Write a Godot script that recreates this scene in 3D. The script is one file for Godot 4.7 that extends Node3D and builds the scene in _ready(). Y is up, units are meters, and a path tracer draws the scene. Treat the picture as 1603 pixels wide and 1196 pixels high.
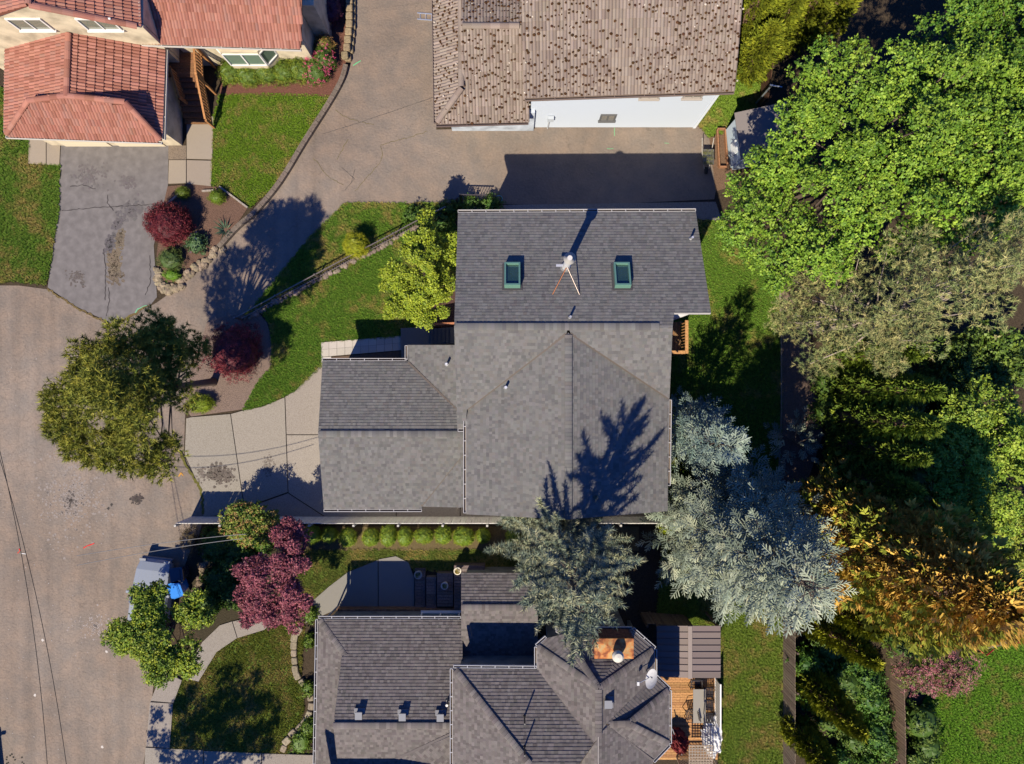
extends Node3D
# A quiet cul-de-sac seen straight down from a drone: houses, roofs, drives, lawns and trees. Metres, y up, north is -z.
const FOCAL := 1113.0      # survey sheet: sheet units per unit of slope
const DRONE := 37.0
const SUN_TRAVEL := Vector3(0.37, -1.0, -0.77)

var rng := RandomNumberGenerator.new()
var taken := {}
var mat := {}
var soft := FastNoiseLite.new()
var protos := {}


# ---------------------------------------------------------------- helpers
class Geo:
	var v := PackedVector3Array()
	var n := PackedVector3Array()
	var c := PackedColorArray()

	func face(p: Array, hint: Vector3, col: Color) -> void:
		# convex polygon whose front looks along hint
		var nn := Vector3.ZERO
		for i in p.size():
			var a: Vector3 = p[i]
			var b: Vector3 = p[(i + 1) % p.size()]
			nn += (a - p[0]).cross(b - p[0])
		if nn.length_squared() < 1e-14:
			return
		nn = nn.normalized()
		var flip := nn.dot(hint) > 0.0
		if not flip:
			nn = -nn
		for i in range(1, p.size() - 1):
			v.append(p[0])
			if flip:
				v.append(p[i + 1]); v.append(p[i])
			else:
				v.append(p[i]); v.append(p[i + 1])
			for k in 3:
				n.append(nn); c.append(col)

	func box(at: Vector3, size: Vector3, col: Color, b := Basis.IDENTITY) -> void:
		var h := size * 0.5
		for ax in 3:
			for s in [-1.0, 1.0]:
				var nn := Vector3.ZERO
				nn[ax] = s
				var u := Vector3.ZERO
				u[(ax + 1) % 3] = h[(ax + 1) % 3]
				var w := Vector3.ZERO
				w[(ax + 2) % 3] = h[(ax + 2) % 3]
				var m := nn * h[ax]
				face([at + b * (m - u - w), at + b * (m + u - w), at + b * (m + u + w), at + b * (m - u + w)], b * nn, col)

	func bar(a: Vector3, b: Vector3, w: float, t: float, col: Color) -> void:
		# rectangular bar from a to b, w wide sideways and t high
		var d := (b - a)
		var l := d.length()
		if l < 1e-5:
			return
		d /= l
		var up := Vector3.UP if absf(d.y) < 0.99 else Vector3.RIGHT
		var s := d.cross(up).normalized()
		var u := s.cross(d).normalized()
		box((a + b) * 0.5, Vector3(l, t, w), col, Basis(d, u, s))

	func poly(p: PackedVector2Array, y: float, col: Color) -> void:
		var idx := Geometry2D.triangulate_polygon(p)
		for i in range(0, idx.size(), 3):
			face([Vector3(p[idx[i]].x, y, p[idx[i]].y), Vector3(p[idx[i + 1]].x, y, p[idx[i + 1]].y), Vector3(p[idx[i + 2]].x, y, p[idx[i + 2]].y)], Vector3.UP, col)

	func prism(p: PackedVector2Array, y0: float, y1: float, col: Color, col_side = null) -> void:
		poly(p, y1, col)
		var cs: Color = col if col_side == null else col_side
		var cw := Geometry2D.is_polygon_clockwise(p)
		for i in p.size():
			var a := p[i]
			var b := p[(i + 1) % p.size()]
			var o := Vector2(b.y - a.y, a.x - b.x) * (-1.0 if cw else 1.0)
			face([Vector3(a.x, y0, a.y), Vector3(b.x, y0, b.y), Vector3(b.x, y1, b.y), Vector3(a.x, y1, a.y)], Vector3(o.x, 0, o.y), cs)

	func tube(path: Array, radii: Array, sides: int, col: Color, cap := true) -> void:
		var rings := []
		for i in path.size():
			var d: Vector3 = (path[mini(i + 1, path.size() - 1)] - path[maxi(i - 1, 0)]).normalized()
			var up := Vector3.UP if absf(d.y) < 0.9 else Vector3.RIGHT
			var s := d.cross(up).normalized()
			var u := s.cross(d).normalized()
			var ring := []
			for k in sides:
				var an := TAU * k / sides
				ring.append((s * cos(an) + u * sin(an)))
			rings.append(ring)
		for i in path.size() - 1:
			for k in sides:
				var k2 := (k + 1) % sides
				var a: Vector3 = path[i] + rings[i][k] * radii[i]
				var b: Vector3 = path[i] + rings[i][k2] * radii[i]
				var e: Vector3 = path[i + 1] + rings[i + 1][k2] * radii[i + 1]
				var f: Vector3 = path[i + 1] + rings[i + 1][k] * radii[i + 1]
				for q in [[a, rings[i][k]], [b, rings[i][k2]], [e, rings[i + 1][k2]], [a, rings[i][k]], [e, rings[i + 1][k2]], [f, rings[i + 1][k]]]:
					v.append(q[0]); n.append(q[1]); c.append(col)
		if cap:
			for e in [0, path.size() - 1]:
				var ring := []
				for k in sides:
					ring.append(path[e] + rings[e][k] * radii[e])
				var out: Vector3 = (path[0] - path[1]) if e == 0 else (path[e] - path[e - 1])
				face(ring, out, col)

	func lathe(at: Vector3, prof: Array, sides: int, col: Color) -> void:
		# prof: [radius, y] from bottom to top, smooth around
		for i in prof.size() - 1:
			var r0: float = prof[i][0]
			var r1: float = prof[i + 1][0]
			var y0: float = prof[i][1]
			var y1: float = prof[i + 1][1]
			var slope := Vector2(y1 - y0, r0 - r1)
			if slope.length() < 1e-6:
				continue
			slope = slope.normalized()
			for k in sides:
				var a0 := TAU * k / sides
				var a1 := TAU * (k + 1) / sides
				var d0 := Vector3(cos(a0), 0, sin(a0))
				var d1 := Vector3(cos(a1), 0, sin(a1))
				var n0 := Vector3(d0.x * slope.x, slope.y, d0.z * slope.x)
				var n1 := Vector3(d1.x * slope.x, slope.y, d1.z * slope.x)
				var p := [at + d0 * r0 + Vector3(0, y0, 0), at + d1 * r0 + Vector3(0, y0, 0), at + d1 * r1 + Vector3(0, y1, 0), at + d0 * r1 + Vector3(0, y1, 0)]
				for q in [[0, n0], [1, n1], [2, n1], [0, n0], [2, n1], [3, n0]]:
					v.append(p[q[0]]); n.append(q[1]); c.append(col)

	func add(vs: PackedVector3Array, ns: PackedVector3Array, xf: Transform3D, col: Color) -> void:
		v.append_array(xf * vs)
		n.append_array(Transform3D(xf.basis.orthonormalized(), Vector3.ZERO) * ns)
		var cc := PackedColorArray()
		cc.resize(vs.size())
		cc.fill(col)
		c.append_array(cc)

	func mesh() -> ArrayMesh:
		var arr := []
		arr.resize(Mesh.ARRAY_MAX)
		arr[Mesh.ARRAY_VERTEX] = v
		arr[Mesh.ARRAY_NORMAL] = n
		arr[Mesh.ARRAY_COLOR] = c
		var m := ArrayMesh.new()
		m.add_surface_from_arrays(Mesh.PRIMITIVE_TRIANGLES, arr)
		return m


func P(px: float, py: float, h := 0.0) -> Vector3:
	# a surveyed spot: sheet position and height above the ground
	var k := (DRONE - h) / FOCAL
	return Vector3((px - 801.5) * k, h, (py - 598.0) * k)


func P2(px: float, py: float, h := 0.0) -> Vector2:
	var p := P(px, py, h)
	return Vector2(p.x, p.z)


func outline(pts: Array, h := 0.0) -> PackedVector2Array:
	var r := PackedVector2Array()
	for q in pts:
		r.append(P2(q[0], q[1], h))
	return r


func smooth_line(pts: Array, steps := 5) -> Array:
	# Catmull-Rom through [x, y] pairs
	var out := []
	for i in pts.size() - 1:
		var p0: Array = pts[maxi(i - 1, 0)]
		var p1: Array = pts[i]
		var p2: Array = pts[i + 1]
		var p3: Array = pts[mini(i + 2, pts.size() - 1)]
		for s in steps:
			var t := float(s) / steps
			var r := []
			for k in 2:
				r.append(0.5 * (2.0 * p1[k] + (p2[k] - p0[k]) * t + (2.0 * p0[k] - 5.0 * p1[k] + 4.0 * p2[k] - p3[k]) * t * t + (3.0 * p1[k] - p0[k] - 3.0 * p2[k] + p3[k]) * t * t * t))
			out.append(r)
	out.append(pts[-1])
	return out


func numbered(called: String) -> String:
	var k: int = taken.get(called, 0)
	taken[called] = k + 1
	return called if k == 0 else "%s_%03d" % [called, k]


func tag(o: Node, label: String, category: String, group := "") -> Node:
	o.set_meta("label", label)
	o.set_meta("category", category)
	if group:
		o.set_meta("group", group)
	return o


func thing(called: String, label: String, category: String, at := Vector3.ZERO, group := "") -> Node3D:
	var o := Node3D.new()
	o.name = numbered(called)
	add_child(o)
	o.position = at
	tag(o, label, category, group)
	return o


func part(called: String, g, m: Material, parent: Node) -> MeshInstance3D:
	var o := MeshInstance3D.new()
	o.name = called
	o.mesh = g.mesh() if g is Geo else g
	o.material_override = m
	parent.add_child(o, true)
	return o


func solo(called: String, g: Geo, m: Material, label: String, category: String, group := "") -> MeshInstance3D:
	var o := MeshInstance3D.new()
	o.name = numbered(called)
	o.mesh = g.mesh()
	o.material_override = m
	add_child(o)
	tag(o, label, category, group)
	return o


func structure(called: String, g: Geo, m: Material) -> MeshInstance3D:
	var o := MeshInstance3D.new()
	o.name = numbered(called)
	o.mesh = g.mesh()
	o.material_override = m
	o.set_meta("kind", "structure")
	add_child(o)
	return o


func stuff(o: Node) -> Node:
	o.set_meta("kind", "stuff")
	return o


func lin(r: float, g: float, b: float) -> Color:
	return Color(r, g, b)


func vary(c: Color, amount: float) -> Color:
	var k := 1.0 + rng.randf_range(-amount, amount)
	return Color(c.r * k, c.g * k * (1.0 + rng.randf_range(-amount, amount) * 0.2), c.b * k)


func pick(pal: Array, amount := 0.12) -> Color:
	var i := rng.randf() * (pal.size() - 1)
	var k := int(i)
	return vary((pal[k] as Color).lerp(pal[mini(k + 1, pal.size() - 1)], i - k), amount)


# ---------------------------------------------------------------- materials
func noise(kind: int, freq: float, seed_: int, oct := 4) -> FastNoiseLite:
	var f := FastNoiseLite.new()
	f.noise_type = kind
	f.frequency = freq
	f.seed = seed_
	f.fractal_octaves = oct
	return f


func ramp_texture(size: int, f: FastNoiseLite, stops: Array) -> NoiseTexture2D:
	var t := NoiseTexture2D.new()
	t.width = size
	t.height = size
	t.seamless = true
	t.normalize = true
	t.noise = f
	var gr := Gradient.new()
	gr.offsets = PackedFloat32Array(stops.map(func(s): return s[0]))
	gr.colors = PackedColorArray(stops.map(func(s): return (s[1] as Color).linear_to_srgb()))
	t.color_ramp = gr
	return t


func bump_texture(size: int, f: FastNoiseLite, strength: float) -> NoiseTexture2D:
	var t := NoiseTexture2D.new()
	t.width = size
	t.height = size
	t.seamless = true
	t.as_normal_map = true
	t.bump_strength = strength
	t.noise = f
	return t


func painted(rough := 0.85, spec := 0.3) -> StandardMaterial3D:
	var m := StandardMaterial3D.new()
	m.vertex_color_use_as_albedo = true
	m.roughness = rough
	m.metallic_specular = spec
	return m


func grained(tex: Texture2D, metres: float, rough := 0.9, bump: Texture2D = null, bump_scale := 1.0) -> StandardMaterial3D:
	var m := painted(rough, 0.25)
	m.albedo_texture = tex
	m.uv1_triplanar = true
	m.uv1_world_triplanar = true
	m.uv1_scale = Vector3.ONE / metres
	if bump:
		m.normal_enabled = true
		m.normal_texture = bump
		m.normal_scale = bump_scale
	return m


func grey(x: float) -> Color:
	return Color(x, x, x)


func asphalt_image() -> ImageTexture:
	# worn asphalt, unrepeated over 48 m: broad wear, chips of aggregate, map cracking in the turning circle
	var size := 1536
	var wide := noise(FastNoiseLite.TYPE_SIMPLEX_SMOOTH, 0.0035, 11, 4)
	var mid := noise(FastNoiseLite.TYPE_SIMPLEX, 0.02, 12, 4)
	var fine := noise(FastNoiseLite.TYPE_VALUE, 0.55, 13, 2)
	var cell := noise(FastNoiseLite.TYPE_CELLULAR, 0.085, 14, 1)
	cell.fractal_type = FastNoiseLite.FRACTAL_NONE
	cell.cellular_return_type = FastNoiseLite.RETURN_DISTANCE2_SUB
	cell.cellular_jitter = 0.95
	cell.domain_warp_enabled = true
	cell.domain_warp_amplitude = 9.0
	cell.domain_warp_frequency = 0.05
	var cell2 := noise(FastNoiseLite.TYPE_CELLULAR, 0.011, 15, 1)
	cell2.fractal_type = FastNoiseLite.FRACTAL_NONE
	cell2.cellular_return_type = FastNoiseLite.RETURN_DISTANCE2_SUB
	cell2.domain_warp_enabled = true
	cell2.domain_warp_amplitude = 22.0
	cell2.domain_warp_frequency = 0.02
	var A := wide.get_image(size, size, false, false, false).get_data()
	var B := mid.get_image(size, size, false, false, false).get_data()
	var C := fine.get_image(size, size, false, false, false).get_data()
	var D := cell.get_image(size, size, false, false, false).get_data()
	var E := cell2.get_image(size, size, false, false, false).get_data()
	var out := PackedByteArray()
	out.resize(size * size * 3)
	var streak := noise(FastNoiseLite.TYPE_SIMPLEX_SMOOTH, 0.03, 16, 4).get_image(size, 64, false, false, false)
	streak.resize(size, size, Image.INTERPOLATE_CUBIC)
	var S := streak.get_data()
	var street_edge := int((-9.0 + 28.0) / 48.0 * size)
	for y in size:
		for x in size:
			var i := y * size + x
			var a := (A[i] - 128) / 128.0
			var b := (B[i] - 128) / 128.0
			var f := (C[i] - 128) / 128.0
			var k := 1.0 + 0.2 * a + 0.12 * b + 0.13 * f
			if x < street_edge:
				k += 0.2 * (S[i] - 128) / 128.0
			if x < street_edge + int(30.0 * b) and y > 640 + int(60.0 * a):
				if D[i] < 5 + int(6.0 * (a + b)):
					k *= 0.84
			if E[i] < 1 and b > -0.2:
				k *= 0.8
			var warm := 1.0 + 0.05 * b - 0.05 * a
			out[i * 3] = clampi(int(139.0 * sqrt(maxf(k, 0.05)) * sqrt(warm)), 0, 255)
			out[i * 3 + 1] = clampi(int(124.0 * sqrt(maxf(k, 0.05))), 0, 255)
			out[i * 3 + 2] = clampi(int(110.0 * sqrt(maxf(k, 0.05)) / sqrt(warm)), 0, 255)
	return ImageTexture.create_from_image(Image.create_from_data(size, size, false, Image.FORMAT_RGB8, out))


func make_materials() -> void:
	var simplex := FastNoiseLite.TYPE_SIMPLEX_SMOOTH
	var grain := ramp_texture(512, noise(FastNoiseLite.TYPE_VALUE, 0.35, 21, 3), [[0.0, grey(0.62)], [0.5, grey(0.86)], [1.0, grey(1.0)]])
	var mottle := ramp_texture(512, noise(simplex, 0.012, 22, 6), [[0.15, grey(0.6)], [0.5, grey(0.84)], [0.85, grey(1.0)]])
	var grain_bump := bump_texture(512, noise(FastNoiseLite.TYPE_VALUE, 0.3, 23, 3), 3.0)
	mat.paint = painted(0.7)
	mat.gloss = painted(0.25, 0.5)
	mat.plain = painted(0.9, 0.2)
	mat.wall = grained(mottle, 6.0, 0.8)
	mat.shingle = grained(grain, 0.9, 0.95, grain_bump, 0.7)
	mat.tile = grained(grain, 1.1, 0.85, grain_bump, 0.6)
	mat.wood = grained(mottle, 0.7, 0.85)
	mat.concrete = grained(grain, 1.4, 0.95, grain_bump, 0.4)
	mat.stone = grained(mottle, 0.9, 0.95, grain_bump, 0.8)
	mat.soil = grained(ramp_texture(1024, noise(FastNoiseLite.TYPE_VALUE, 0.09, 24, 5), [[0.1, grey(0.4)], [0.5, grey(0.75)], [0.9, grey(1.0)]]), 3.3, 1.0, grain_bump, 1.0)
	mat.mulch = grained(ramp_texture(1024, noise(FastNoiseLite.TYPE_VALUE, 0.2, 25, 3), [[0.1, grey(0.35)], [0.5, grey(0.8)], [0.95, grey(1.0)]]), 3.7, 1.0, grain_bump, 1.2)
	mat.turf = grained(ramp_texture(1024, noise(FastNoiseLite.TYPE_SIMPLEX, 0.05, 26, 5), [[0.1, lin(0.6, 0.6, 0.5)], [0.5, grey(0.85)], [0.9, lin(1.0, 0.95, 0.8)]]), 9.0, 1.0)
	mat.sealed = grained(ramp_texture(1024, noise(FastNoiseLite.TYPE_SIMPLEX, 0.02, 28, 8), [[0.1, grey(0.74)], [0.5, grey(0.86)], [0.9, grey(1.0)]]), 13.0, 0.9)
	mat.aggregate = grained(ramp_texture(1024, noise(FastNoiseLite.TYPE_VALUE, 0.4, 29, 3), [[0.1, lin(0.5, 0.46, 0.42)], [0.5, grey(0.82)], [0.9, lin(1.0, 0.98, 0.94)]]), 7.0, 0.95)
	mat.bark = grained(mottle, 0.5, 0.95)
	mat.leaf = painted(0.55, 0.35)
	mat.leaf.backlight_enabled = true
	mat.leaf.backlight = Color(0.32, 0.36, 0.16)
	mat.needle = painted(0.65, 0.3)
	mat.metal = painted(0.4, 0.5)
	mat.metal.metallic = 0.6
	mat.glass = StandardMaterial3D.new()
	mat.glass.albedo_color = Color(0.2, 0.3, 0.26, 0.3)
	mat.glass.transparency = BaseMaterial3D.TRANSPARENCY_ALPHA
	mat.glass.roughness = 0.06
	mat.dark_glass = painted(0.06, 0.6)
	var road := StandardMaterial3D.new()
	road.albedo_texture = asphalt_image()
	road.uv1_triplanar = true
	road.uv1_world_triplanar = true
	road.uv1_scale = Vector3.ONE / 48.0
	road.uv1_offset = Vector3(28.0 / 48.0, 0.0, 0.5)
	road.albedo_color = Color(0.585, 0.585, 0.585).linear_to_srgb()
	road.roughness = 0.92
	road.normal_enabled = true
	road.normal_texture = bump_texture(1024, noise(FastNoiseLite.TYPE_VALUE, 0.9, 27, 2), 2.0)
	road.normal_scale = 0.25
	mat.road = road


# ---------------------------------------------------------------- plants
func leaf_blade(g: Geo, at: Vector3, dir: Vector3, up: Vector3, l: float, w: float) -> void:
	var s := dir.cross(up).normalized()
	var nn := s.cross(dir).normalized()
	var tip := at + dir * l - nn * l * 0.12
	var mid := at + dir * l * 0.5
	var a := mid + s * w * 0.5 - nn * w * 0.12
	var b := mid - s * w * 0.5 - nn * w * 0.12
	g.face([at, a, tip], nn, Color.WHITE)
	g.face([at, tip, b], nn, Color.WHITE)


func random_dir() -> Vector3:
	var z := rng.randf_range(-1, 1)
	var a := rng.randf() * TAU
	var r := sqrt(1.0 - z * z)
	return Vector3(r * cos(a), z, r * sin(a))


func make_protos() -> void:
	rng.seed = 5
	for kind in ["broad", "tuft", "spray", "scale", "fine"]:
		protos[kind] = []
		for k in 6:
			var g := Geo.new()
			if kind == "broad":        # a handful of broad leaves
				for i in 9:
					var d := random_dir()
					d.y *= 0.45
					d = d.normalized()
					var at := random_dir() * rng.randf_range(0.0, 0.55)
					leaf_blade(g, at, d, (Vector3.UP + random_dir() * 0.7).normalized(), rng.randf_range(0.42, 0.7), rng.randf_range(0.3, 0.46))
			elif kind == "fine":       # many small leaves
				for i in 13:
					var d := random_dir()
					var at := random_dir() * rng.randf_range(0.1, 0.7)
					leaf_blade(g, at, d, (Vector3.UP + random_dir() * 0.9).normalized(), rng.randf_range(0.28, 0.42), rng.randf_range(0.14, 0.22))
			elif kind == "tuft":       # pine tuft, needles fanning from a shoot that points along +y
				for i in 18:
					var d := (Vector3.UP * rng.randf_range(0.1, 1.3) + random_dir()).normalized()
					var half := d.cross(random_dir()).normalized() * 0.055
					var foot := Vector3.UP * rng.randf_range(-0.2, 0.3)
					g.face([foot - half, foot + half, foot + d * rng.randf_range(0.55, 0.9)], Vector3.UP, Color.WHITE)
			elif kind == "spray":      # spruce spray along +x: needled twigs forking to both sides
				for i in 7:
					var t := (i + rng.randf_range(0.25, 0.75)) / 7.5
					var way := 1.0 if i % 2 == 0 else -1.0
					var an := way * rng.randf_range(0.6, 0.95)
					var l := (0.36 * (1.0 - t) + 0.22) * rng.randf_range(0.8, 1.15)
					brush(g, Vector3(t * 0.8, 0, 0), Vector3(cos(an), rng.randf_range(-0.1, 0.3), sin(an)).normalized(), l, 0.042)
				brush(g, Vector3.ZERO, Vector3(1, 0.04, 0).normalized(), 1.0, 0.042)
			else:                      # cypress spray: a flat fan along +x
				for i in 7:
					var an := (i - 3) * 0.3 + rng.randf_range(-0.1, 0.1)
					var dir := Vector3(cos(an), sin(an) * 0.9, rng.randf_range(-0.25, 0.25)).normalized()
					leaf_blade(g, Vector3(0, 0, rng.randf_range(-0.1, 0.1)), dir, (Vector3(0, 0, 1) + random_dir() * 0.5).normalized(), rng.randf_range(0.6, 1.0) * (1.0 - absf(i - 3) * 0.09), rng.randf_range(0.18, 0.27))
			protos[kind].append([g.v, g.n])


func finger(g: Geo, at: Vector3, dir: Vector3, l: float, r: float) -> void:
	var up := Vector3.UP
	var s := dir.cross(up).normalized()
	var u := s.cross(dir)
	var tip := at + dir * l
	var mid := at + dir * l * 0.12
	var ring := [mid + s * r, mid - s * r * 0.5 + u * r * 0.87, mid - s * r * 0.5 - u * r * 0.87]
	for k in 3:
		var a: Vector3 = ring[k]
		var b: Vector3 = ring[(k + 1) % 3]
		g.face([a, b, tip], (a + b) * 0.5 - mid, Color.WHITE)


func brush(g: Geo, at: Vector3, dir: Vector3, l: float, r: float) -> void:
	# a needled twig: blunt three-sided rod
	var s := dir.cross(Vector3.UP).normalized()
	var u := s.cross(dir)
	var a := []
	var b := []
	for k in 3:
		var off := s * cos(TAU * k / 3.0) + u * sin(TAU * k / 3.0)
		a.append(at + dir * l * 0.1 + off * r * 0.8)
		b.append(at + dir * l * 0.82 + off * r)
	for k in 3:
		var k2 := (k + 1) % 3
		var out: Vector3 = (a[k] + a[k2]) * 0.5 - (at + dir * l * 0.1)
		g.face([a[k], a[k2], b[k2], b[k]], out, Color.WHITE)
		g.face([b[k], b[k2], at + dir * l], out + dir * 0.01, Color.WHITE)


func put_cluster(g: Geo, kind: String, at: Vector3, b: Basis, s: float, col: Color) -> void:
	var pr: Array = protos[kind][rng.randi() % 6]
	g.add(pr[0], pr[1], Transform3D(b.scaled(Vector3.ONE * s), at), col)


func up_basis(dir: Vector3) -> Basis:
	# y along dir, random turn
	var x := dir.cross(random_dir()).normalized()
	return Basis(x, dir, x.cross(dir))


func blob_core(g: Geo, at: Vector3, r: Vector3, col: Color, lump := 0.12) -> void:
	# a lumpy closed body of inner twigs
	var nu := 14
	var nv := 9
	var f := func(i, j):
		var a = TAU * (i % nu) / nu
		var e: float = -PI / 2 + PI * j / nv
		var d := Vector3(cos(e) * cos(a), sin(e), cos(e) * sin(a))
		return at + d * r * (1.0 + lump * soft.get_noise_3dv((at + d * 1.3) * 60.0))
	for i in nu:
		for j in nv:
			var p := [f.call(i, j), f.call(i + 1, j), f.call(i + 1, j + 1), f.call(i, j + 1)]
			var mid: Vector3 = (p[0] + p[2]) * 0.5
			g.face([p[0], p[1], p[2]], mid - at, col)
			g.face([p[0], p[2], p[3]], mid - at, col)


func fill_puff(g: Geo, at: Vector3, r: float, squash: float, count: int, kind: String, s: float, pal: Array) -> void:
	var tone := rng.randf_range(0.86, 1.14)
	for i in count:
		var d := random_dir()
		if d.y < -0.3 and rng.randf() < 0.7:
			d.y = -d.y
		var rr := r * pow(rng.randf_range(0.12, 1.0), 0.45)
		var p := at + Vector3(d.x, d.y * squash, d.z) * rr
		var col := pick(pal) * tone
		put_cluster(g, kind, p, up_basis((d + Vector3.UP * 0.9 + random_dir() * 0.5).normalized()), s * rng.randf_range(0.75, 1.25), col)


func limb(g: Geo, a: Vector3, b: Vector3, r0: float, r1: float, col: Color, sides := 6) -> void:
	var m := a.lerp(b, 0.5) + random_dir() * a.distance_to(b) * 0.08
	g.tube([a, a.lerp(m, 0.5) + Vector3(0, 0.02, 0), m, b], [r0, lerpf(r0, r1, 0.3), lerpf(r0, r1, 0.55), r1], sides, col, false)


func broad_tree(called: String, label: String, category: String, at: Vector3, crown_at: Vector3, crown_r: Vector3, o: Dictionary) -> Node3D:
	# crown_at is the crown's centre relative to the tree's foot
	var t := thing(called, label, category, at, o.get("group", ""))
	var puffs := []
	var want: int = o.get("puffs", 40)
	var pr: float = o.get("puff_r", 0.9)
	var gap: float = o.get("gap", 0.75)
	var tries := 0
	while puffs.size() < want and tries < want * 60:
		tries += 1
		var d := random_dir()
		if d.y < -0.25:
			d.y *= -0.6
		var rr := pow(rng.randf(), 0.35)
		var wob: float = 1.0 + o.get("ragged", 0.35) * soft.get_noise_3dv((d * 1.6 + at) * 55.0) * 2.0
		var p := crown_at + d * rr * (crown_r - Vector3.ONE * pr * 0.6) * wob
		if o.has("marks"):
			# surveyed crown marks: [x, y, height, radius]
			var mk: Array = o.marks[rng.randi() % o.marks.size()]
			p = P(mk[0], mk[1], mk[2]) - at + d * rr * Vector3(mk[3], mk[3] * 0.8, mk[3]) * wob
		elif o.has("lobes"):
			var lb: Array = o.lobes[rng.randi() % o.lobes.size()]
			p = crown_at + Vector3(lb[0], lb[1], lb[2]) + d * rr * Vector3(lb[3], lb[3] * 0.75, lb[3]) * wob
		var ok := true
		for q in puffs:
			if p.distance_to(q[0]) < pr * gap:
				ok = false
				break
		if ok:
			puffs.append([p, pr * rng.randf_range(0.7, 1.25)])
	var wood := Geo.new()
	var bark: Color = o.get("bark", lin(0.12, 0.09, 0.07))
	var tr: float = o.get("trunk", 0.22)
	var top := crown_at + Vector3(0, crown_r.y * 0.35, 0)
	wood.tube([Vector3(0, -0.1, 0), Vector3(0.02, 0.25, 0), crown_at * 0.45, crown_at * 0.8, top], [tr * 1.4, tr, tr * 0.8, tr * 0.6, tr * 0.15], 8, bark)
	part("trunk", wood, mat.bark, t)
	var arms := Geo.new()
	for q in puffs:
		if rng.randf() < 0.6:
			var k := rng.randf_range(0.45, 0.95)
			limb(arms, crown_at * k, q[0], tr * 0.3, tr * 0.06, bark, 4)
	part("limbs", arms, mat.bark, t)
	var leaves := Geo.new()
	for q in puffs:
		fill_puff(leaves, q[0], q[1], o.get("squash", 0.7), o.get("per", 90), o.get("kind", "broad"), o.get("leaf", 0.26), o.pal)
	part("crown", leaves, o.get("mat", mat.leaf), t)
	if o.has("bloom"):
		var fl := Geo.new()
		for q in puffs:
			fill_puff(fl, q[0] + Vector3(0, 0.12, 0), q[1], o.get("squash", 0.7), o.get("blooms", 20), "fine", o.get("leaf", 0.26) * 0.9, o.bloom)
		part("blossom", fl, mat.leaf, t)
	return t


func shrub(called: String, label: String, category: String, at: Vector3, r: Vector3, o: Dictionary) -> Node3D:
	# a rounded bush: inner twigs and a skin of leaves
	var t := thing(called, label, category, at, o.get("group", ""))
	var g := Geo.new()
	var stem := Geo.new()
	stem.tube([Vector3(0, -0.05, 0), Vector3(0, r.y * 0.8, 0)], [0.04, 0.03], 5, lin(0.08, 0.06, 0.04))
	part("stem", stem, mat.bark, t)
	var c := Vector3(0, r.y * 0.95, 0)
	blob_core(g, c, r * o.get("core", 0.8), o.pal[0], 0.2)
	var n: int = o.get("count", 500)
	for i in n:
		var d := random_dir()
		var p = c + d * r * rng.randf_range(0.78, 1.03) * (1.0 + o.get("ragged", 0.1) * soft.get_noise_3dv((d + at) * 70.0) * 2.0)
		put_cluster(g, o.get("kind", "fine"), p, up_basis((d + random_dir() * 0.5).normalized()), o.get("leaf", 0.13) * rng.randf_range(0.8, 1.2), pick(o.pal))
	part("foliage", g, mat.leaf, t)
	if o.has("bloom"):
		var f := Geo.new()
		for i in o.get("blooms", 60):
			var d := random_dir()
			d.y = absf(d.y)
			put_cluster(f, "fine", c + d * r * 1.05, up_basis(d), o.get("bloom_size", 0.1), pick(o.bloom))
		part("flowers", f, mat.leaf, t)
	return t


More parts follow.
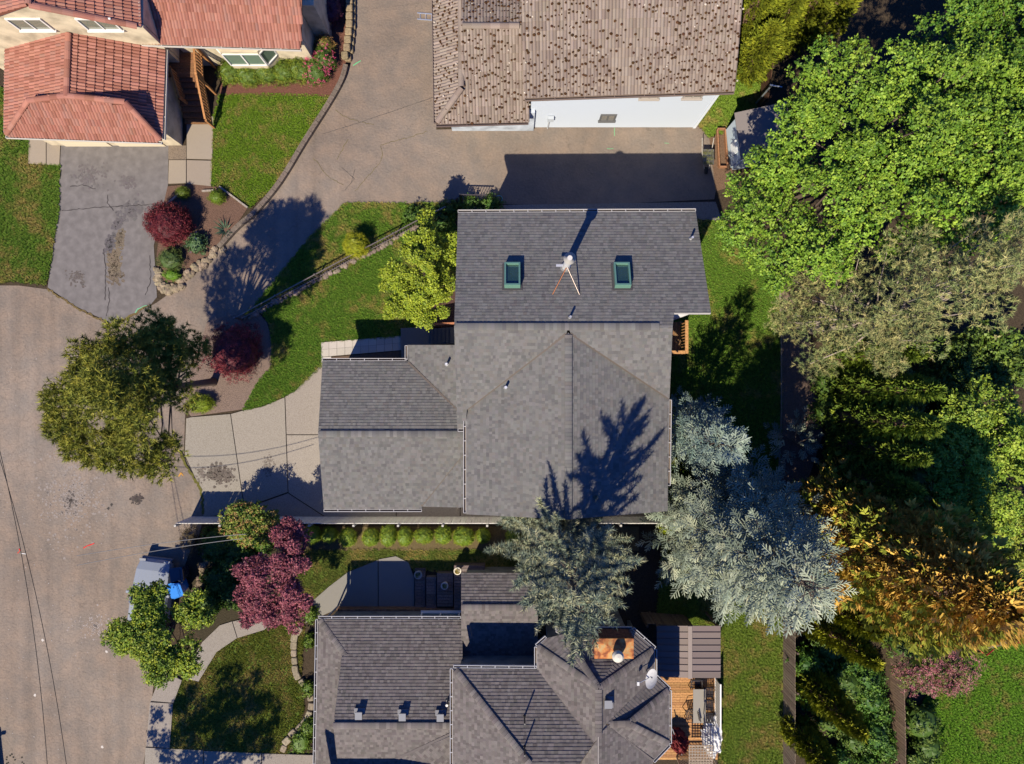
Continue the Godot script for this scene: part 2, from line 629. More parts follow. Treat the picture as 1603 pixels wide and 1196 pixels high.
func conifer(called: String, label: String, category: String, at: Vector3, h: float, r: float, o: Dictionary) -> Node3D:
	var t := thing(called, label, category, at, o.get("group", ""))
	var lean: Vector3 = o.get("lean", Vector3.ZERO)
	var wood := Geo.new()
	var bark: Color = o.get("bark", lin(0.11, 0.085, 0.07))
	wood.tube([Vector3(0, -0.1, 0), lean * 0.3 + Vector3(0, h * 0.3, 0), lean * 0.7 + Vector3(0, h * 0.7, 0), lean + Vector3(0, h, 0)], [h * 0.02, h * 0.016, h * 0.008, 0.015], 8, bark)
	part("trunk", wood, mat.bark, t)
	var g := Geo.new()
	var arms := Geo.new()
	var y: float = o.get("start", 1.0)
	var step: float = o.get("step", 0.4)
	var power: float = o.get("power", 0.85)
	var kind: String = o.get("kind", "spray")
	while y < h - 0.25:
		var f: float = (y - o.get("start", 1.0)) / (h - o.get("start", 1.0))
		var reach := r * pow(1.0 - f, power) + 0.2
		var nb: int = maxi(4, int(o.get("branches", 9) * (0.45 + 0.55 * (1.0 - f))))
		var turn := rng.randf() * TAU
		for k in nb:
			if rng.randf() < o.get("missing", 0.08):
				continue
			var a := turn + TAU * (k + rng.randf_range(-0.3, 0.3)) / nb
			var out := Vector3(cos(a), 0, sin(a))
			var l := reach * rng.randf_range(0.72, 1.12) * (1.0 + 0.35 * soft.get_noise_2d(at.x * 30.0 + cos(a) * 60.0, y * 22.0 + sin(a) * 60.0))
			var e0: float = lerpf(o.get("elev_low", -0.15), o.get("elev_high", 0.7), f)
			var bend: float = o.get("bend", 0.12)
			var foot := lean * (y / h) + Vector3(0, y + rng.randf_range(-0.15, 0.15), 0)
			var pts := []
			for s in 5:
				var u := s / 4.0
				pts.append(foot + out * l * u + Vector3(0, l * (e0 * u + bend * u * u), 0))
			arms.tube(pts, [0.012 + l * 0.011, 0.01 + l * 0.009, 0.01 + l * 0.006, 0.009, 0.004], 4, o.get("twig", bark), false)
			var gap: float = o.get("gap", 0.3)
			var n := maxi(2, int(l * (1.0 - o.get("bare", 0.15)) / gap))
			for s in n:
				var u: float = 1.0 - (1.0 - o.get("bare", 0.15)) * s / n
				var p := foot + out * l * u + Vector3(0, l * (e0 * u + bend * u * u), 0)
				var slope := Vector3(0, e0 + 2.0 * bend * u, 0)
				var size: float = o.get("size", 0.5) * (0.7 + 0.5 * (1.0 - absf(u - 0.55))) * rng.randf_range(0.8, 1.2)
				for side in ([0.0] if s == 0 else [-1.0, 1.0]):
					if s > 0 and rng.randf() < o.get("thin", 0.1):
						continue
					var turn2: float = side * rng.randf_range(0.55, 1.1)
					var dir := (out.rotated(Vector3.UP, turn2) + slope * 0.8 + Vector3(0, rng.randf_range(-0.15, 0.25), 0)).normalized()
					var zz := dir.cross(Vector3.UP + random_dir() * 0.35).normalized()
					var b := Basis(dir, zz.cross(dir), zz)
					if kind == "tuft":
						b = up_basis(dir)
					put_cluster(g, kind, p, b, size, pick(o.pal))
		y += step * rng.randf_range(0.8, 1.2)
	# leader
	for k in 5:
		put_cluster(g, kind, lean + Vector3(0, h - 0.15 - 0.1 * k, 0), Basis(Vector3(0, 1, 0), Vector3(-1, 0, 0), Vector3(0, 0, 1)).rotated(Vector3.UP, k * 1.3).rotated(Vector3.RIGHT, 0.4 * (k % 2)), o.get("size", 0.5) * 0.6, pick(o.pal))
	part("branches", arms, mat.bark, t)
	part("crown", g, mat.needle, t)
	return t


func column_tree(called: String, label: String, category: String, at: Vector3, h: float, r: float, o: Dictionary) -> Node3D:
	# dense cypress or arborvitae: cone of flat upright sprays
	var t := thing(called, label, category, at, o.get("group", ""))
	var wood := Geo.new()
	wood.tube([Vector3(0, -0.1, 0), Vector3(0, h * 0.5, 0), Vector3(0, h * 0.93, 0)], [h * 0.018, h * 0.012, 0.02], 7, lin(0.13, 0.08, 0.055))
	part("trunk", wood, mat.bark, t)
	var fat: float = o.get("fat", 0.6)
	var radius := func(f: float) -> float:
		return r * minf(1.0, (f + 0.04) * 6.0) * pow(maxf(0.0, 1.0 - f), fat)
	var g := Geo.new()
	# inner twigs
	var rows := 14
	var ring := 12
	for i in rows:
		for k in ring:
			var q := []
			for c in [[i, k], [i, k + 1], [i + 1, k + 1], [i + 1, k]]:
				var f: float = c[0] / float(rows)
				var a: float = TAU * (c[1] % ring) / ring
				var rr: float = radius.call(f) * 0.45
				q.append(Vector3(cos(a) * rr, f * h * 0.78 + 0.1, sin(a) * rr))
			var hint: Vector3 = (q[0] + q[2]) * 0.5 * Vector3(1, 0, 1) + Vector3(0, 0.1, 0)
			g.face([q[0], q[1], q[2]], hint, lin(0.13, 0.08, 0.055))
			g.face([q[0], q[2], q[3]], hint, lin(0.13, 0.08, 0.055))
	var n: int = o.get("count", 2500)
	var size: float = o.get("size", 0.4)
	var lumps: float = o.get("lumps", 0.16)
	for i in n:
		var f := 1.0 - pow(rng.randf(), 0.85)
		f = clampf(f, 0.0, 0.99)
		var a := rng.randf() * TAU
		var lump := soft.get_noise_3d((at.x + cos(a)) * 50.0, f * h * 26.0, (at.z + sin(a)) * 50.0) * 2.0
		var rr: float = radius.call(f) * (rng.randf_range(0.5, 1.0) + lumps * lump)
		var out := Vector3(cos(a), 0, sin(a))
		var p := out * rr + Vector3(0, f * h + 0.1, 0)
		var up: float = o.get("rise", 0.9) + f
		var dir := (out + Vector3.UP * up + random_dir() * 0.35).normalized()
		var side := dir.cross(out if rng.randf() < (0.0 if o.has("loose") else 0.5) else random_dir()).normalized()
		if side.length() < 0.5:
			side = Vector3(-out.z, 0, out.x)
		var pal: Array = o.pal
		if o.has("pal2") and lump + rng.randf_range(-0.5, 0.5) > o.get("split", 0.3):
			pal = o.pal2
		put_cluster(g, "scale", p, Basis(dir, side.cross(dir), side), size * rng.randf_range(0.7, 1.25), pick(pal))
	part("crown", g, mat.needle, t)
	return t


func lawn_grass(called: String, label: String, polys: Array, density: float, pal: Array, dry: Array, dryness: float, seed_: int, y := 0.03, tall := 0.075) -> void:
	var blade := Geo.new()
	rng.seed = 900 + seed_
	for i in 7:
		var a := TAU * i / 7.0 + rng.randf_range(-0.3, 0.3)
		var o := Vector3(cos(a), 0, sin(a))
		var s := Vector3(-o.z, 0, o.x) * 0.16
		var foot := o * rng.randf_range(0.0, 0.5)
		blade.face([foot - s, foot + s, foot + o * rng.randf_range(0.3, 0.7) + Vector3(0, rng.randf_range(0.7, 1.2), 0)], Vector3.UP, Color.WHITE)
	var spots := PackedVector3Array()
	for drawn in polys:
		var wider := Geometry2D.offset_polygon(drawn, 0.07)
		var poly: PackedVector2Array = wider[0] if wider.size() else drawn
		var lo := Vector2(1e9, 1e9)
		var hi := -lo
		for q in poly:
			lo = lo.min(q)
			hi = hi.max(q)
		var n := int((hi.x - lo.x) * (hi.y - lo.y) * density)
		for i in n:
			var q := Vector2(rng.randf_range(lo.x, hi.x), rng.randf_range(lo.y, hi.y))
			if Geometry2D.is_point_in_polygon(q, poly):
				spots.append(Vector3(q.x, y, q.y))
	var mm := MultiMesh.new()
	mm.transform_format = MultiMesh.TRANSFORM_3D
	mm.use_colors = true
	var ms := blade.mesh()
	mm.mesh = ms
	mm.instance_count = spots.size()
	for i in spots.size():
		var p := spots[i]
		var w := soft.get_noise_2d(p.x * 26.0 + seed_ * 100.0, p.z * 26.0) * 1.6 + soft.get_noise_2d(p.x * 110.0, p.z * 110.0 + seed_ * 50.0) * 0.9
		var s := rng.randf_range(0.75, 1.3)
		mm.set_instance_transform(i, Transform3D(Basis(Vector3.UP, rng.randf() * TAU).scaled(Vector3(0.09, tall, 0.09) * s), p))
		var k := clampf(dryness - 0.04 + w * 1.05, 0.0, 1.0)
		mm.set_instance_color(i, vary(pick(pal).lerp(pick(dry), k), 0.15))
	var o := MultiMeshInstance3D.new()
	o.name = numbered(called)
	o.multimesh = mm
	o.material_override = mat.leaf
	add_child(o)
	stuff(tag(o, label, "grass"))


# ---------------------------------------------------------------- building pieces
func slope(def: Array, pts: Array) -> Array:
	# the roof plane through three surveyed [x, y, height] marks, and the outline [x, y] marks dropped on it along the survey lines
	var a := P(def[0][0], def[0][1], def[0][2])
	var b := P(def[1][0], def[1][1], def[1][2])
	var c := P(def[2][0], def[2][1], def[2][2])
	var nn := (b - a).cross(c - a).normalized()
	if nn.y < 0:
		nn = -nn
	var eye := Vector3(0, DRONE, 0)
	var out := []
	for q in pts:
		var d := P(q[0], q[1], 0.0) - eye
		out.append(eye + d * (nn.dot(a - eye) / nn.dot(d)))
	return out


func plane_frame(poly: Array) -> Dictionary:
	var nn := Vector3.ZERO
	for i in poly.size():
		nn += ((poly[i] as Vector3) - poly[0]).cross((poly[(i + 1) % poly.size()] as Vector3) - poly[0])
	nn = nn.normalized()
	if nn.y < 0:
		nn = -nn
	var d := (Vector3.DOWN + nn * nn.y).normalized()
	var a := nn.cross(d).normalized()
	var flat := PackedVector2Array()
	for p in poly:
		flat.append(Vector2((p - poly[0]).dot(a), (p - poly[0]).dot(d)))
	var lo := Vector2(1e9, 1e9)
	var hi := -lo
	for q in flat:
		lo = lo.min(q)
		hi = hi.max(q)
	return {"n": nn, "d": d, "a": a, "o": poly[0], "flat": flat, "lo": lo, "hi": hi}


func roof_deck(parent: Node, poly: Array, col: Color, thick := 0.12, called := "roof_slope") -> MeshInstance3D:
	var fr := plane_frame(poly)
	var g := Geo.new()
	var idx := Geometry2D.triangulate_polygon(fr.flat)
	var dn: Vector3 = -fr.n * thick
	for i in range(0, idx.size(), 3):
		var t := [poly[idx[i]], poly[idx[i + 1]], poly[idx[i + 2]]]
		g.face(t, fr.n, col)
		g.face([t[0] + dn, t[1] + dn, t[2] + dn], -fr.n, col)
	var mid := Vector3.ZERO
	for p in poly:
		mid += p / poly.size()
	for i in poly.size():
		var a: Vector3 = poly[i]
		var b: Vector3 = poly[(i + 1) % poly.size()]
		g.face([a, b, b + dn, a + dn], (a + b) * 0.5 - mid, col)
	return part(called, g, mat.paint, parent)


func shingle_slope(parent: Node, poly: Array, pal: Array, trim: Color, course := 0.143, thick := 0.02) -> MeshInstance3D:
	var deck := roof_deck(parent, poly, trim)
	var fr := plane_frame(poly)
	var g := Geo.new()
	var o: Vector3 = fr.o
	var a: Vector3 = fr.a
	var d: Vector3 = fr.d
	var nn: Vector3 = fr.n
	var flat: PackedVector2Array = fr.flat
	var w1: float = fr.hi.y + 0.03
	while w1 > fr.lo.y:
		var w0 := w1 - course
		var u: float = fr.lo.x - rng.randf() * 0.3
		while u < fr.hi.x:
			var wd := rng.randf_range(0.08, 0.2)
			var u2 := u + wd
			var rect := PackedVector2Array([Vector2(u, w0), Vector2(u2, w0), Vector2(u2, w1), Vector2(u, w1)])
			var pieces: Array = [rect]
			for q in rect:
				if not Geometry2D.is_point_in_polygon(q, flat):
					pieces = Geometry2D.intersect_polygons(rect, flat)
					break
			var col := pick(pal, 0.1)
			var lift := thick * rng.randf_range(0.8, 1.15)
			for piece in pieces:
				var top := []
				var e0 := Vector3.ZERO
				var e1 := Vector3.ZERO
				var low := 0
				for q in piece:
					var k: float = clampf((q.y - w0) / course, 0.0, 1.0)
					var p = o + a * q.x + d * q.y + nn * (0.004 + lift * k)
					top.append(p)
					if q.y > w1 - 0.005:
						if low == 0: e0 = p
						else: e1 = p
						low += 1
				g.face(top, nn, col)
				if low >= 2:
					g.face([e0, e1, e1 - nn * (lift + 0.003), e0 - nn * (lift + 0.003)], d, col)
			u = u2
		w1 -= course
	stuff(part("shingles", g, mat.shingle, deck))
	return deck


func tile_slope(parent: Node, poly: Array, pal: Array, trim: Color, quota: int, wide := 0.15, course := 0.36, moss := 0.0) -> int:
	# barrel tiles laid in courses: the first ones as pieces of their own, the rest joined
	var deck := roof_deck(parent, poly, trim)
	var fr := plane_frame(poly)
	var flat: PackedVector2Array = fr.flat
	var seg := 4
	var shape := Geo.new()
	for k in seg:
		var q := []
		for c in [[k, 0], [k + 1, 0], [k + 1, 1], [k, 1]]:
			var t: float = c[0] / float(seg)
			var an: float = PI * t
			var hgt := sin(an) * 0.05 + 0.006
			q.append(Vector3((t - 0.5) * wide * 1.02, hgt + (0.045 if moss == 0.0 else 0.03) * c[1], (c[1] - 0.5) * course * 1.08))
		shape.face([q[0], q[1], q[2]], Vector3.UP + Vector3((q[0].x + q[1].x) * 4.0, 0, 0), Color.WHITE)
		shape.face([q[0], q[2], q[3]], Vector3.UP + Vector3((q[0].x + q[1].x) * 4.0, 0, 0), Color.WHITE)
		shape.face([q[3], q[2], Vector3(q[2].x, -0.01, q[2].z), Vector3(q[3].x, -0.01, q[3].z)], Vector3(0, 0, 1), Color.WHITE)
	var shared := []
	for k in 8:
		var gg := Geo.new()
		gg.add(shape.v, shape.n, Transform3D.IDENTITY, pick(pal, 0.1))
		shared.append(gg.mesh())
	var rest := Geo.new()
	var b := Basis(fr.a, fr.n, fr.d)
	var spots := []
	var w: float = fr.hi.y - course * 0.45
	while w > fr.lo.y - course * 0.3:
		var u: float = fr.lo.x + wide * 0.5
		while u < fr.hi.x:
			if Geometry2D.is_point_in_polygon(Vector2(u, w), flat):
				spots.append(Vector2(u + rng.randf_range(-0.006, 0.006), w + rng.randf_range(-0.008, 0.008)))
			u += wide
		w -= course
	var one := 0
	for q in spots:
		var at: Vector3 = fr.o + fr.a * q.x + fr.d * q.y + fr.n * 0.012
		var tilt := Basis(fr.n, rng.randf_range(-0.02, 0.02)) * b
		if one < quota and absf(at.x) < 25.5 and absf(at.z) < 18.0:
			var t := part("tile", shared[rng.randi() % 8], mat.tile, deck)
			t.transform = Transform3D(tilt, at)
			one += 1
		else:
			rest.add(shape.v, shape.n, Transform3D(tilt, at), pick(pal, 0.1))
		if moss > 0.0 and rng.randf() < moss * (0.4 + 1.6 * clampf(soft.get_noise_2d(at.x * 14.0, at.z * 14.0) + 0.35, 0.0, 1.0)):
			var mp: Vector3 = at + fr.d * course * rng.randf_range(-0.35, 0.52) + fr.n * 0.06 + fr.a * rng.randf_range(-0.03, 0.03)
			mosses.append([mp, fr.n])
	if rest.v.size():
		stuff(part("tiles", rest, mat.tile, deck))
	return one


var mosses := []


func cap_run(parent: Node, a: Vector3, b: Vector3, pal: Array, r: float, step: float, m: Material, called: String, flatness := 0.6) -> void:
	# ridge or hip capping, one piece after another
	var l := a.distance_to(b)
	var n := maxi(1, int(l / step))
	var dir := (b - a).normalized()
	var s := dir.cross(Vector3.UP).normalized()
	var u := s.cross(dir)
	var g := Geo.new()
	for i in n:
		var p0 := a.lerp(b, float(i) / n)
		var p1 := a.lerp(b, float(i + 1) / n) + dir * 0.03
		var col := pick(pal, 0.12)
		var k0 := 1.0
		for t in 6:
			var q := []
			for c in [[t, 0], [t + 1, 0], [t + 1, 1], [t, 1]]:
				var an: float = PI * c[0] / 6.0
				var lift: float = 0.012 * (1.0 - c[1])
				q.append((p0 if c[1] == 0 else p1) + s * cos(an) * r * k0 + u * (sin(an) * r * flatness + lift - r * 0.15))
			g.face(q, (q[0] + q[2]) * 0.5 - (p0 + p1) * 0.5 + u * 0.02, col)
	part(called, g, m, parent)


func gutter(parent: Node, a: Vector3, b: Vector3, out: Vector3, col := Color(0.33, 0.32, 0.32), straps := 0.6, w := 0.1) -> void:
	# open trough hung along an eave with straps across it
	var g := Geo.new()
	var dir := (b - a).normalized()
	out = (out - dir * out.dot(dir)).normalized()
	var up := Vector3.UP
	var dark := col
	a -= up * 0.05
	b -= up * 0.05
	g.bar(a + out * 0.015, b + out * 0.015, 0.018, 0.11, dark)
	g.bar(a + out * (w + 0.02), b + out * (w + 0.02), 0.024, 0.12, col)
	g.bar(a + out * (w * 0.5 + 0.015) - up * 0.055, b + out * (w * 0.5 + 0.015) - up * 0.055, w, 0.012, lin(0.11, 0.085, 0.06))
	for e in [a, b]:
		var c: Vector3 = e + out * (w * 0.5 + 0.015)
		g.bar(c - out * w * 0.5, c + out * w * 0.5, 0.02, 0.11, col)
	var n := int(a.distance_to(b) / straps)
	for i in range(1, n):
		var c := a.lerp(b, float(i) / n) + up * 0.045
		g.bar(c + out * 0.01, c + out * (w + 0.025), 0.03, 0.012, col)
	part("gutter", g, mat.paint, parent)


func wall_panel(parent: Node, pts: Array, out: Vector3, col: Color, m: Material, thick := 0.16, called := "wall") -> MeshInstance3D:
	# an upright polygon of wall with thickness behind it
	var g := Geo.new()
	var back := -out.normalized() * thick
	var p2 := PackedVector2Array()
	var side := out.cross(Vector3.UP).normalized()
	for p in pts:
		p2.append(Vector2(p.dot(side), p.y))
	var idx := Geometry2D.triangulate_polygon(p2)
	for i in range(0, idx.size(), 3):
		var t := [pts[idx[i]], pts[idx[i + 1]], pts[idx[i + 2]]]
		g.face(t, out, col)
		g.face([t[0] + back, t[1] + back, t[2] + back], -out, col)
	var mid := Vector3.ZERO
	for p in pts:
		mid += p / pts.size()
	for i in pts.size():
		var a: Vector3 = pts[i]
		var b: Vector3 = pts[(i + 1) % pts.size()]
		g.face([a, b, b + back, a + back], (a + b) * 0.5 - mid, col)
	return part(called, g, m, parent)


func rect_wall(parent: Node, x0: float, z0: float, x1: float, z1: float, h: float, col: Color, m: Material, out: Vector3, y0 := -0.1) -> MeshInstance3D:
	return wall_panel(parent, [Vector3(x0, y0, z0), Vector3(x1, y0, z1), Vector3(x1, h, z1), Vector3(x0, h, z0)], out, col, m)


func block_walls(parent: Node, x0: float, z0: float, x1: float, z1: float, h: float, col: Color, m: Material) -> void:
	rect_wall(parent, x0, z0, x1, z0, h, col, m, Vector3(0, 0, -1))
	rect_wall(parent, x0, z1, x1, z1, h, col, m, Vector3(0, 0, 1))
	rect_wall(parent, x0, z0 + 0.17, x0, z1 - 0.17, h, col, m, Vector3(-1, 0, 0))
	rect_wall(parent, x1, z0 + 0.17, x1, z1 - 0.17, h, col, m, Vector3(1, 0, 0))


func window_unit(parent: Node, at: Vector3, side: Vector3, out: Vector3, w: float, h: float, panes: int, frame := Color(0.6, 0.6, 0.58), glass := Color(0.05, 0.08, 0.07)) -> void:
	# at: middle of the window on the wall face
	var g := Geo.new()
	var b := Basis(side, Vector3.UP, out)
	for s in [-1.0, 1.0]:
		g.box(at + side * s * (w * 0.5) + out * 0.03, Vector3(0.07, h + 0.07, 0.08), frame, b)
		g.box(at + Vector3.UP * s * (h * 0.5) + out * 0.03, Vector3(w - 0.07, 0.07, 0.08), frame, b)
	for k in range(1, panes):
		g.box(at + side * (w * k / panes - w * 0.5) + out * 0.028, Vector3(0.06, h - 0.07, 0.06), frame, b)
	var f := part("window", g, mat.paint, parent)
	for k in panes:
		var gl := Geo.new()
		gl.box(at + side * (w * (k + 0.5) / panes - w * 0.5) + out * 0.012, Vector3(w / panes - 0.06, h - 0.07, 0.014), glass, b)
		part("pane", gl, mat.dark_glass, f)
	var sill := Geo.new()
	sill.box(at - Vector3.UP * (h * 0.5 + 0.06) + out * 0.06, Vector3(w + 0.16, 0.05, 0.14), frame, b)
	part("sill", sill, mat.paint, f)


func roof_pipe(parent: Node, at: Vector3, h: float, r: float, col: Color, called := "vent_pipe") -> void:
	var g := Geo.new()
	g.tube([at - Vector3(0, 0.05, 0), at + Vector3(0, h, 0)], [r, r], 10, col)
	g.tube([at - Vector3(0, 0.04, 0), at + Vector3(0, 0.06, 0)], [r * 2.4, r * 1.2], 10, col)
	part(called, g, mat.metal, parent)


func roof_box_vent(parent: Node, at: Vector3, yaw: float) -> void:
	var g := Geo.new()
	var b := Basis(Vector3.UP, yaw)
	g.box(at + Vector3(0, 0.09, 0), Vector3(0.24, 0.26, 0.24), lin(0.16, 0.16, 0.17), b)
	g.box(at + Vector3(0, 0.24, 0), Vector3(0.32, 0.05, 0.34), lin(0.17, 0.175, 0.185), b)
	g.box(at + Vector3(0, 0.0, 0), Vector3(0.5, 0.04, 0.5), lin(0.14, 0.14, 0.15), b)
	part("roof_vent", g, mat.paint, parent)


# ---------------------------------------------------------------- ground, roads, paths
func sheet(called: String, pts: Array, y: float, col: Color, m: Material) -> MeshInstance3D:
	var g := Geo.new()
	g.poly(outline(pts), y, col)
	return structure(called, g, m)


func slabs(called: String, list: Array, y: float, col: Color, m: Material, piece := "slab") -> Node3D:
	# a pavement of separate slabs with open joints
	var o := Node3D.new()
	o.name = numbered(called)
	o.set_meta("kind", "structure")
	add_child(o)
	for pts in list:
		var inner := Geometry2D.offset_polygon(outline(pts), -0.005)
		if inner.is_empty():
			continue
		var g := Geo.new()
		g.prism(inner[0], -0.05, y + rng.randf_range(-0.003, 0.004), vary(col, 0.07))
		part(piece, g, m, o)
	return o


func blotch(at: Vector2, r: float, y: float, col: Color, g: Geo, stretch := 1.0, turn := 0.0) -> void:
	var p := PackedVector2Array()
	for k in 22:
		var a := TAU * k / 22
		var rr := r * (1.0 + 0.75 * soft.get_noise_2d(at.x * 40.0 + cos(a) * 60.0, at.y * 40.0 + sin(a) * 60.0))
		p.append(at + (Vector2(cos(a) * stretch, sin(a)) * rr).rotated(turn))
	if Geometry2D.triangulate_polygon(p).size():
		g.poly(p, y, col)


func spatter(at: Vector2, sigma: float, n: int, size: float, y: float, col: Color, g: Geo, stretch := 1.0, turn := 0.0) -> void:
	# a stain made of many small drops
	for i in n:
		var d := Vector2(rng.randfn(0.0, sigma) * stretch, rng.randfn(0.0, sigma)).rotated(turn)
		blotch(at + d, size * rng.randf_range(0.4, 1.2), y + 0.0004 * (i % 9), vary(col, 0.08), g)


func line_strip(g: Geo, pts: Array, w: float, y: float, col: Color, ragged := 0.0) -> void:
	var pp := []
	for q in pts:
		pp.append(P2(q[0], q[1]))
	for i in pp.size() - 1:
		var a: Vector2 = pp[i]
		var b: Vector2 = pp[i + 1]
		var n := maxi(1, int(a.distance_to(b) / 0.12))
		var s := (b - a).normalized().orthogonal()
		var last := a
		var lw := w
		for k in range(1, n + 1):
			var c := a.lerp(b, float(k) / n) + s * rng.randf_range(-ragged, ragged)
			var cw := w * rng.randf_range(0.5, 1.4)
			g.face([Vector3(last.x - s.x * lw, y, last.y - s.y * lw), Vector3(last.x + s.x * lw, y, last.y + s.y * lw), Vector3(c.x + s.x * cw, y, c.y + s.y * cw), Vector3(c.x - s.x * cw, y, c.y - s.y * cw)], Vector3.UP, col)
			last = c
			lw = cw


const LAWN_GREEN := [Color(0.062, 0.132, 0.014), Color(0.098, 0.186, 0.02), Color(0.142, 0.234, 0.026)]
const LAWN_DRY := [Color(0.22, 0.2, 0.04), Color(0.32, 0.235, 0.085)]


func build_ground() -> void:
	rng.seed = 31
	var g := Geo.new()
	g.poly(PackedVector2Array([Vector2(-160, -160), Vector2(160, -160), Vector2(160, 160), Vector2(-160, 160)]), 0.0, lin(0.06, 0.045, 0.03))
	structure("ground", g, mat.soil)
	var street := [[-400, 446], [30, 447], [75, 453], [120, 483], [178, 512], [245, 474], [262, 462], [300, 432], [350, 384], [400, 334], [440, 288], [478, 226], [512, 172], [538, 130], [549, 100], [553, 50], [556, -300], [683, -300], [683, 203], [1092, 194], [1110, 215], [1125, 270], [1118, 312], [900, 322], [715, 318], [540, 318], [480, 378], [430, 440], [395, 483], [370, 498], [330, 512], [305, 560], [290, 650], [288, 712], [312, 760], [318, 812], [312, 838], [298, 862], [282, 905], [268, 960], [262, 1040], [240, 1075], [234, 1140], [224, 1200], [220, 1500], [-400, 1500]]
	sheet("road", street, 0.012, Color.WHITE, mat.road)
	# the neighbour's own asphalt apron, darker sealcoat
	var apron := [[96, 225], [264, 227], [263, 300], [252, 330], [241, 385], [246, 465], [232, 482], [178, 508], [120, 480], [75, 450], [82, 400], [91, 320]]
	sheet("asphalt_drive", apron, 0.02, lin(0.145, 0.133, 0.128), mat.sealed)
	var worn := Geo.new()
	spatter(P2(180, 408), 0.3, 260, 0.085, 0.0225, lin(0.17, 0.135, 0.095), worn, 0.5)
	spatter(P2(188, 375), 0.22, 160, 0.075, 0.0225, lin(0.16, 0.13, 0.095), worn, 0.45, 0.3)
	spatter(P2(180, 432), 0.2, 120, 0.075, 0.0225, lin(0.15, 0.12, 0.09), worn, 0.9)
	spatter(P2(120, 434), 0.2, 70, 0.06, 0.0225, lin(0.125, 0.108, 0.098), worn, 1.2)
	structure("worn_asphalt_patch", worn, mat.mulch)
	var seal := Geo.new()
	spatter(P2(172, 382), 0.2, 130, 0.075, 0.027, lin(0.085, 0.078, 0.08), seal, 0.5, 0.2)
	spatter(P2(205, 330), 0.19, 120, 0.075, 0.027, lin(0.095, 0.087, 0.088), seal, 1.9, -0.2)
	spatter(P2(185, 350), 0.16, 80, 0.07, 0.027, lin(0.09, 0.082, 0.084), seal, 0.6, 0.7)
	spatter(P2(140, 275), 0.3, 130, 0.06, 0.027, lin(0.105, 0.094, 0.094), seal, 1.3)
	spatter(P2(200, 285), 0.2, 80, 0.06, 0.027, lin(0.105, 0.094, 0.094), seal, 1.2)
	for c in [[[165, 470], [166, 420], [163, 390]], [[167, 495], [172, 470], [171, 450]], [[97, 330], [150, 325], [240, 320]], [[110, 292], [130, 290], [150, 296]], [[235, 400], [236, 440], [228, 462]], [[178, 330], [168, 318], [170, 305]]]:
		line_strip(seal, c, 0.018, 0.029, lin(0.04, 0.036, 0.036), 0.03)
	structure("asphalt_stain", seal, mat.plain)
	# seams, weeds in joints, sprayed marks
	var seam := Geo.new()
	for c in [[[75, 452], [120, 482], [178, 510]], [[178, 510], [235, 478]]]:
		line_strip(seam, c, 0.05, 0.034, lin(0.15, 0.11, 0.05), 0.06)
	for c in smooth_rows([[[525, 172], [545, 185], [585, 196]], [[538, 290], [512, 275], [498, 255], [490, 248]], [[596, 228], [597, 250], [572, 280], [556, 300]], [[596, 227], [640, 215], [668, 206]], [[545, 218], [530, 245], [528, 250]]]):
		line_strip(seam, c, 0.013, 0.018, lin(0.15, 0.125, 0.06), 0.04)
	line_strip(seam, [[281, 706], [296, 735], [312, 760], [317, 775], [318, 805]], 0.06, 0.062, lin(0.12, 0.11, 0.03), 0.05)
	structure("weed_seam", seam, mat.mulch)
	var crack := Geo.new()
	for c in [[[505, 210], [560, 193], [680, 152]], [[535, 262], [555, 280], [540, 298]], [[556, 265], [550, 285]]]:
		line_strip(crack, c, 0.012, 0.02, lin(0.07, 0.06, 0.055), 0.01)
	structure("road_crack", crack, mat.plain)
	var marks := [["red_paint_mark", [[131, 858], [138, 854], [148, 850]], lin(0.5, 0.03, 0.03), 0.025], ["red_paint_mark", [[28, 866], [32, 862], [30, 859]], lin(0.5, 0.04, 0.03), 0.02], ["white_paint_mark", [[33, 866], [41, 867]], lin(0.55, 0.53, 0.5), 0.015], ["green_paint_mark", [[553, 103], [559, 99], [565, 95]], lin(0.1, 0.35, 0.16), 0.025], ["green_paint_mark", [[950, 233], [960, 233]], lin(0.14, 0.33, 0.17), 0.015], ["green_paint_mark", [[962, 200], [962, 213]], lin(0.14, 0.33, 0.17), 0.015], ["green_paint_mark", [[1040, 224], [1047, 225]], lin(0.14, 0.33, 0.17), 0.015], ["green_paint_mark", [[212, 490], [216, 484], [224, 480], [230, 478]], lin(0.13, 0.34, 0.19), 0.03], ["orange_paint_mark", [[280, 746], [284, 740], [287, 745]], lin(0.4, 0.2, 0.04), 0.03]]
	for q in marks:
		var mg := Geo.new()
		line_strip(mg, q[1], q[3], 0.03, q[2], 0.01)
		structure(q[0], mg, mat.plain)
	var pale := Geo.new()
	for i in 150:
		var far := absf(rng.randfn(0.0, 0.5))
		var a := rng.randf() * TAU
		blotch(P2(150, 980) + Vector2(cos(a) * 1.5, sin(a)) * far, rng.randf_range(0.015, 0.05), 0.017, lin(0.24, 0.21, 0.19), pale)
	for i in 500:
		var far := absf(rng.randfn(0.0, 1.1))
		var a := rng.randf() * TAU
		blotch(P2(112, 785) + Vector2(cos(a), sin(a) * 1.2) * far, rng.randf_range(0.02, 0.07), 0.017, lin(0.2, 0.175, 0.155), pale)
	for q in [[55, 1088], [160, 1169], [67, 1002], [167, 1020], [135, 731], [216, 895]]:
		blotch(P2(q[0], q[1]), 0.07, 0.0175, lin(0.4, 0.37, 0.33), pale)
	for i in 160:
		blotch(P2(rng.randf_range(0, 230), rng.randf_range(540, 1190)), rng.randf_range(0.012, 0.03), 0.0172, lin(0.25, 0.22, 0.2), pale)
	structure("chalky_scatter", pale, mat.plain)
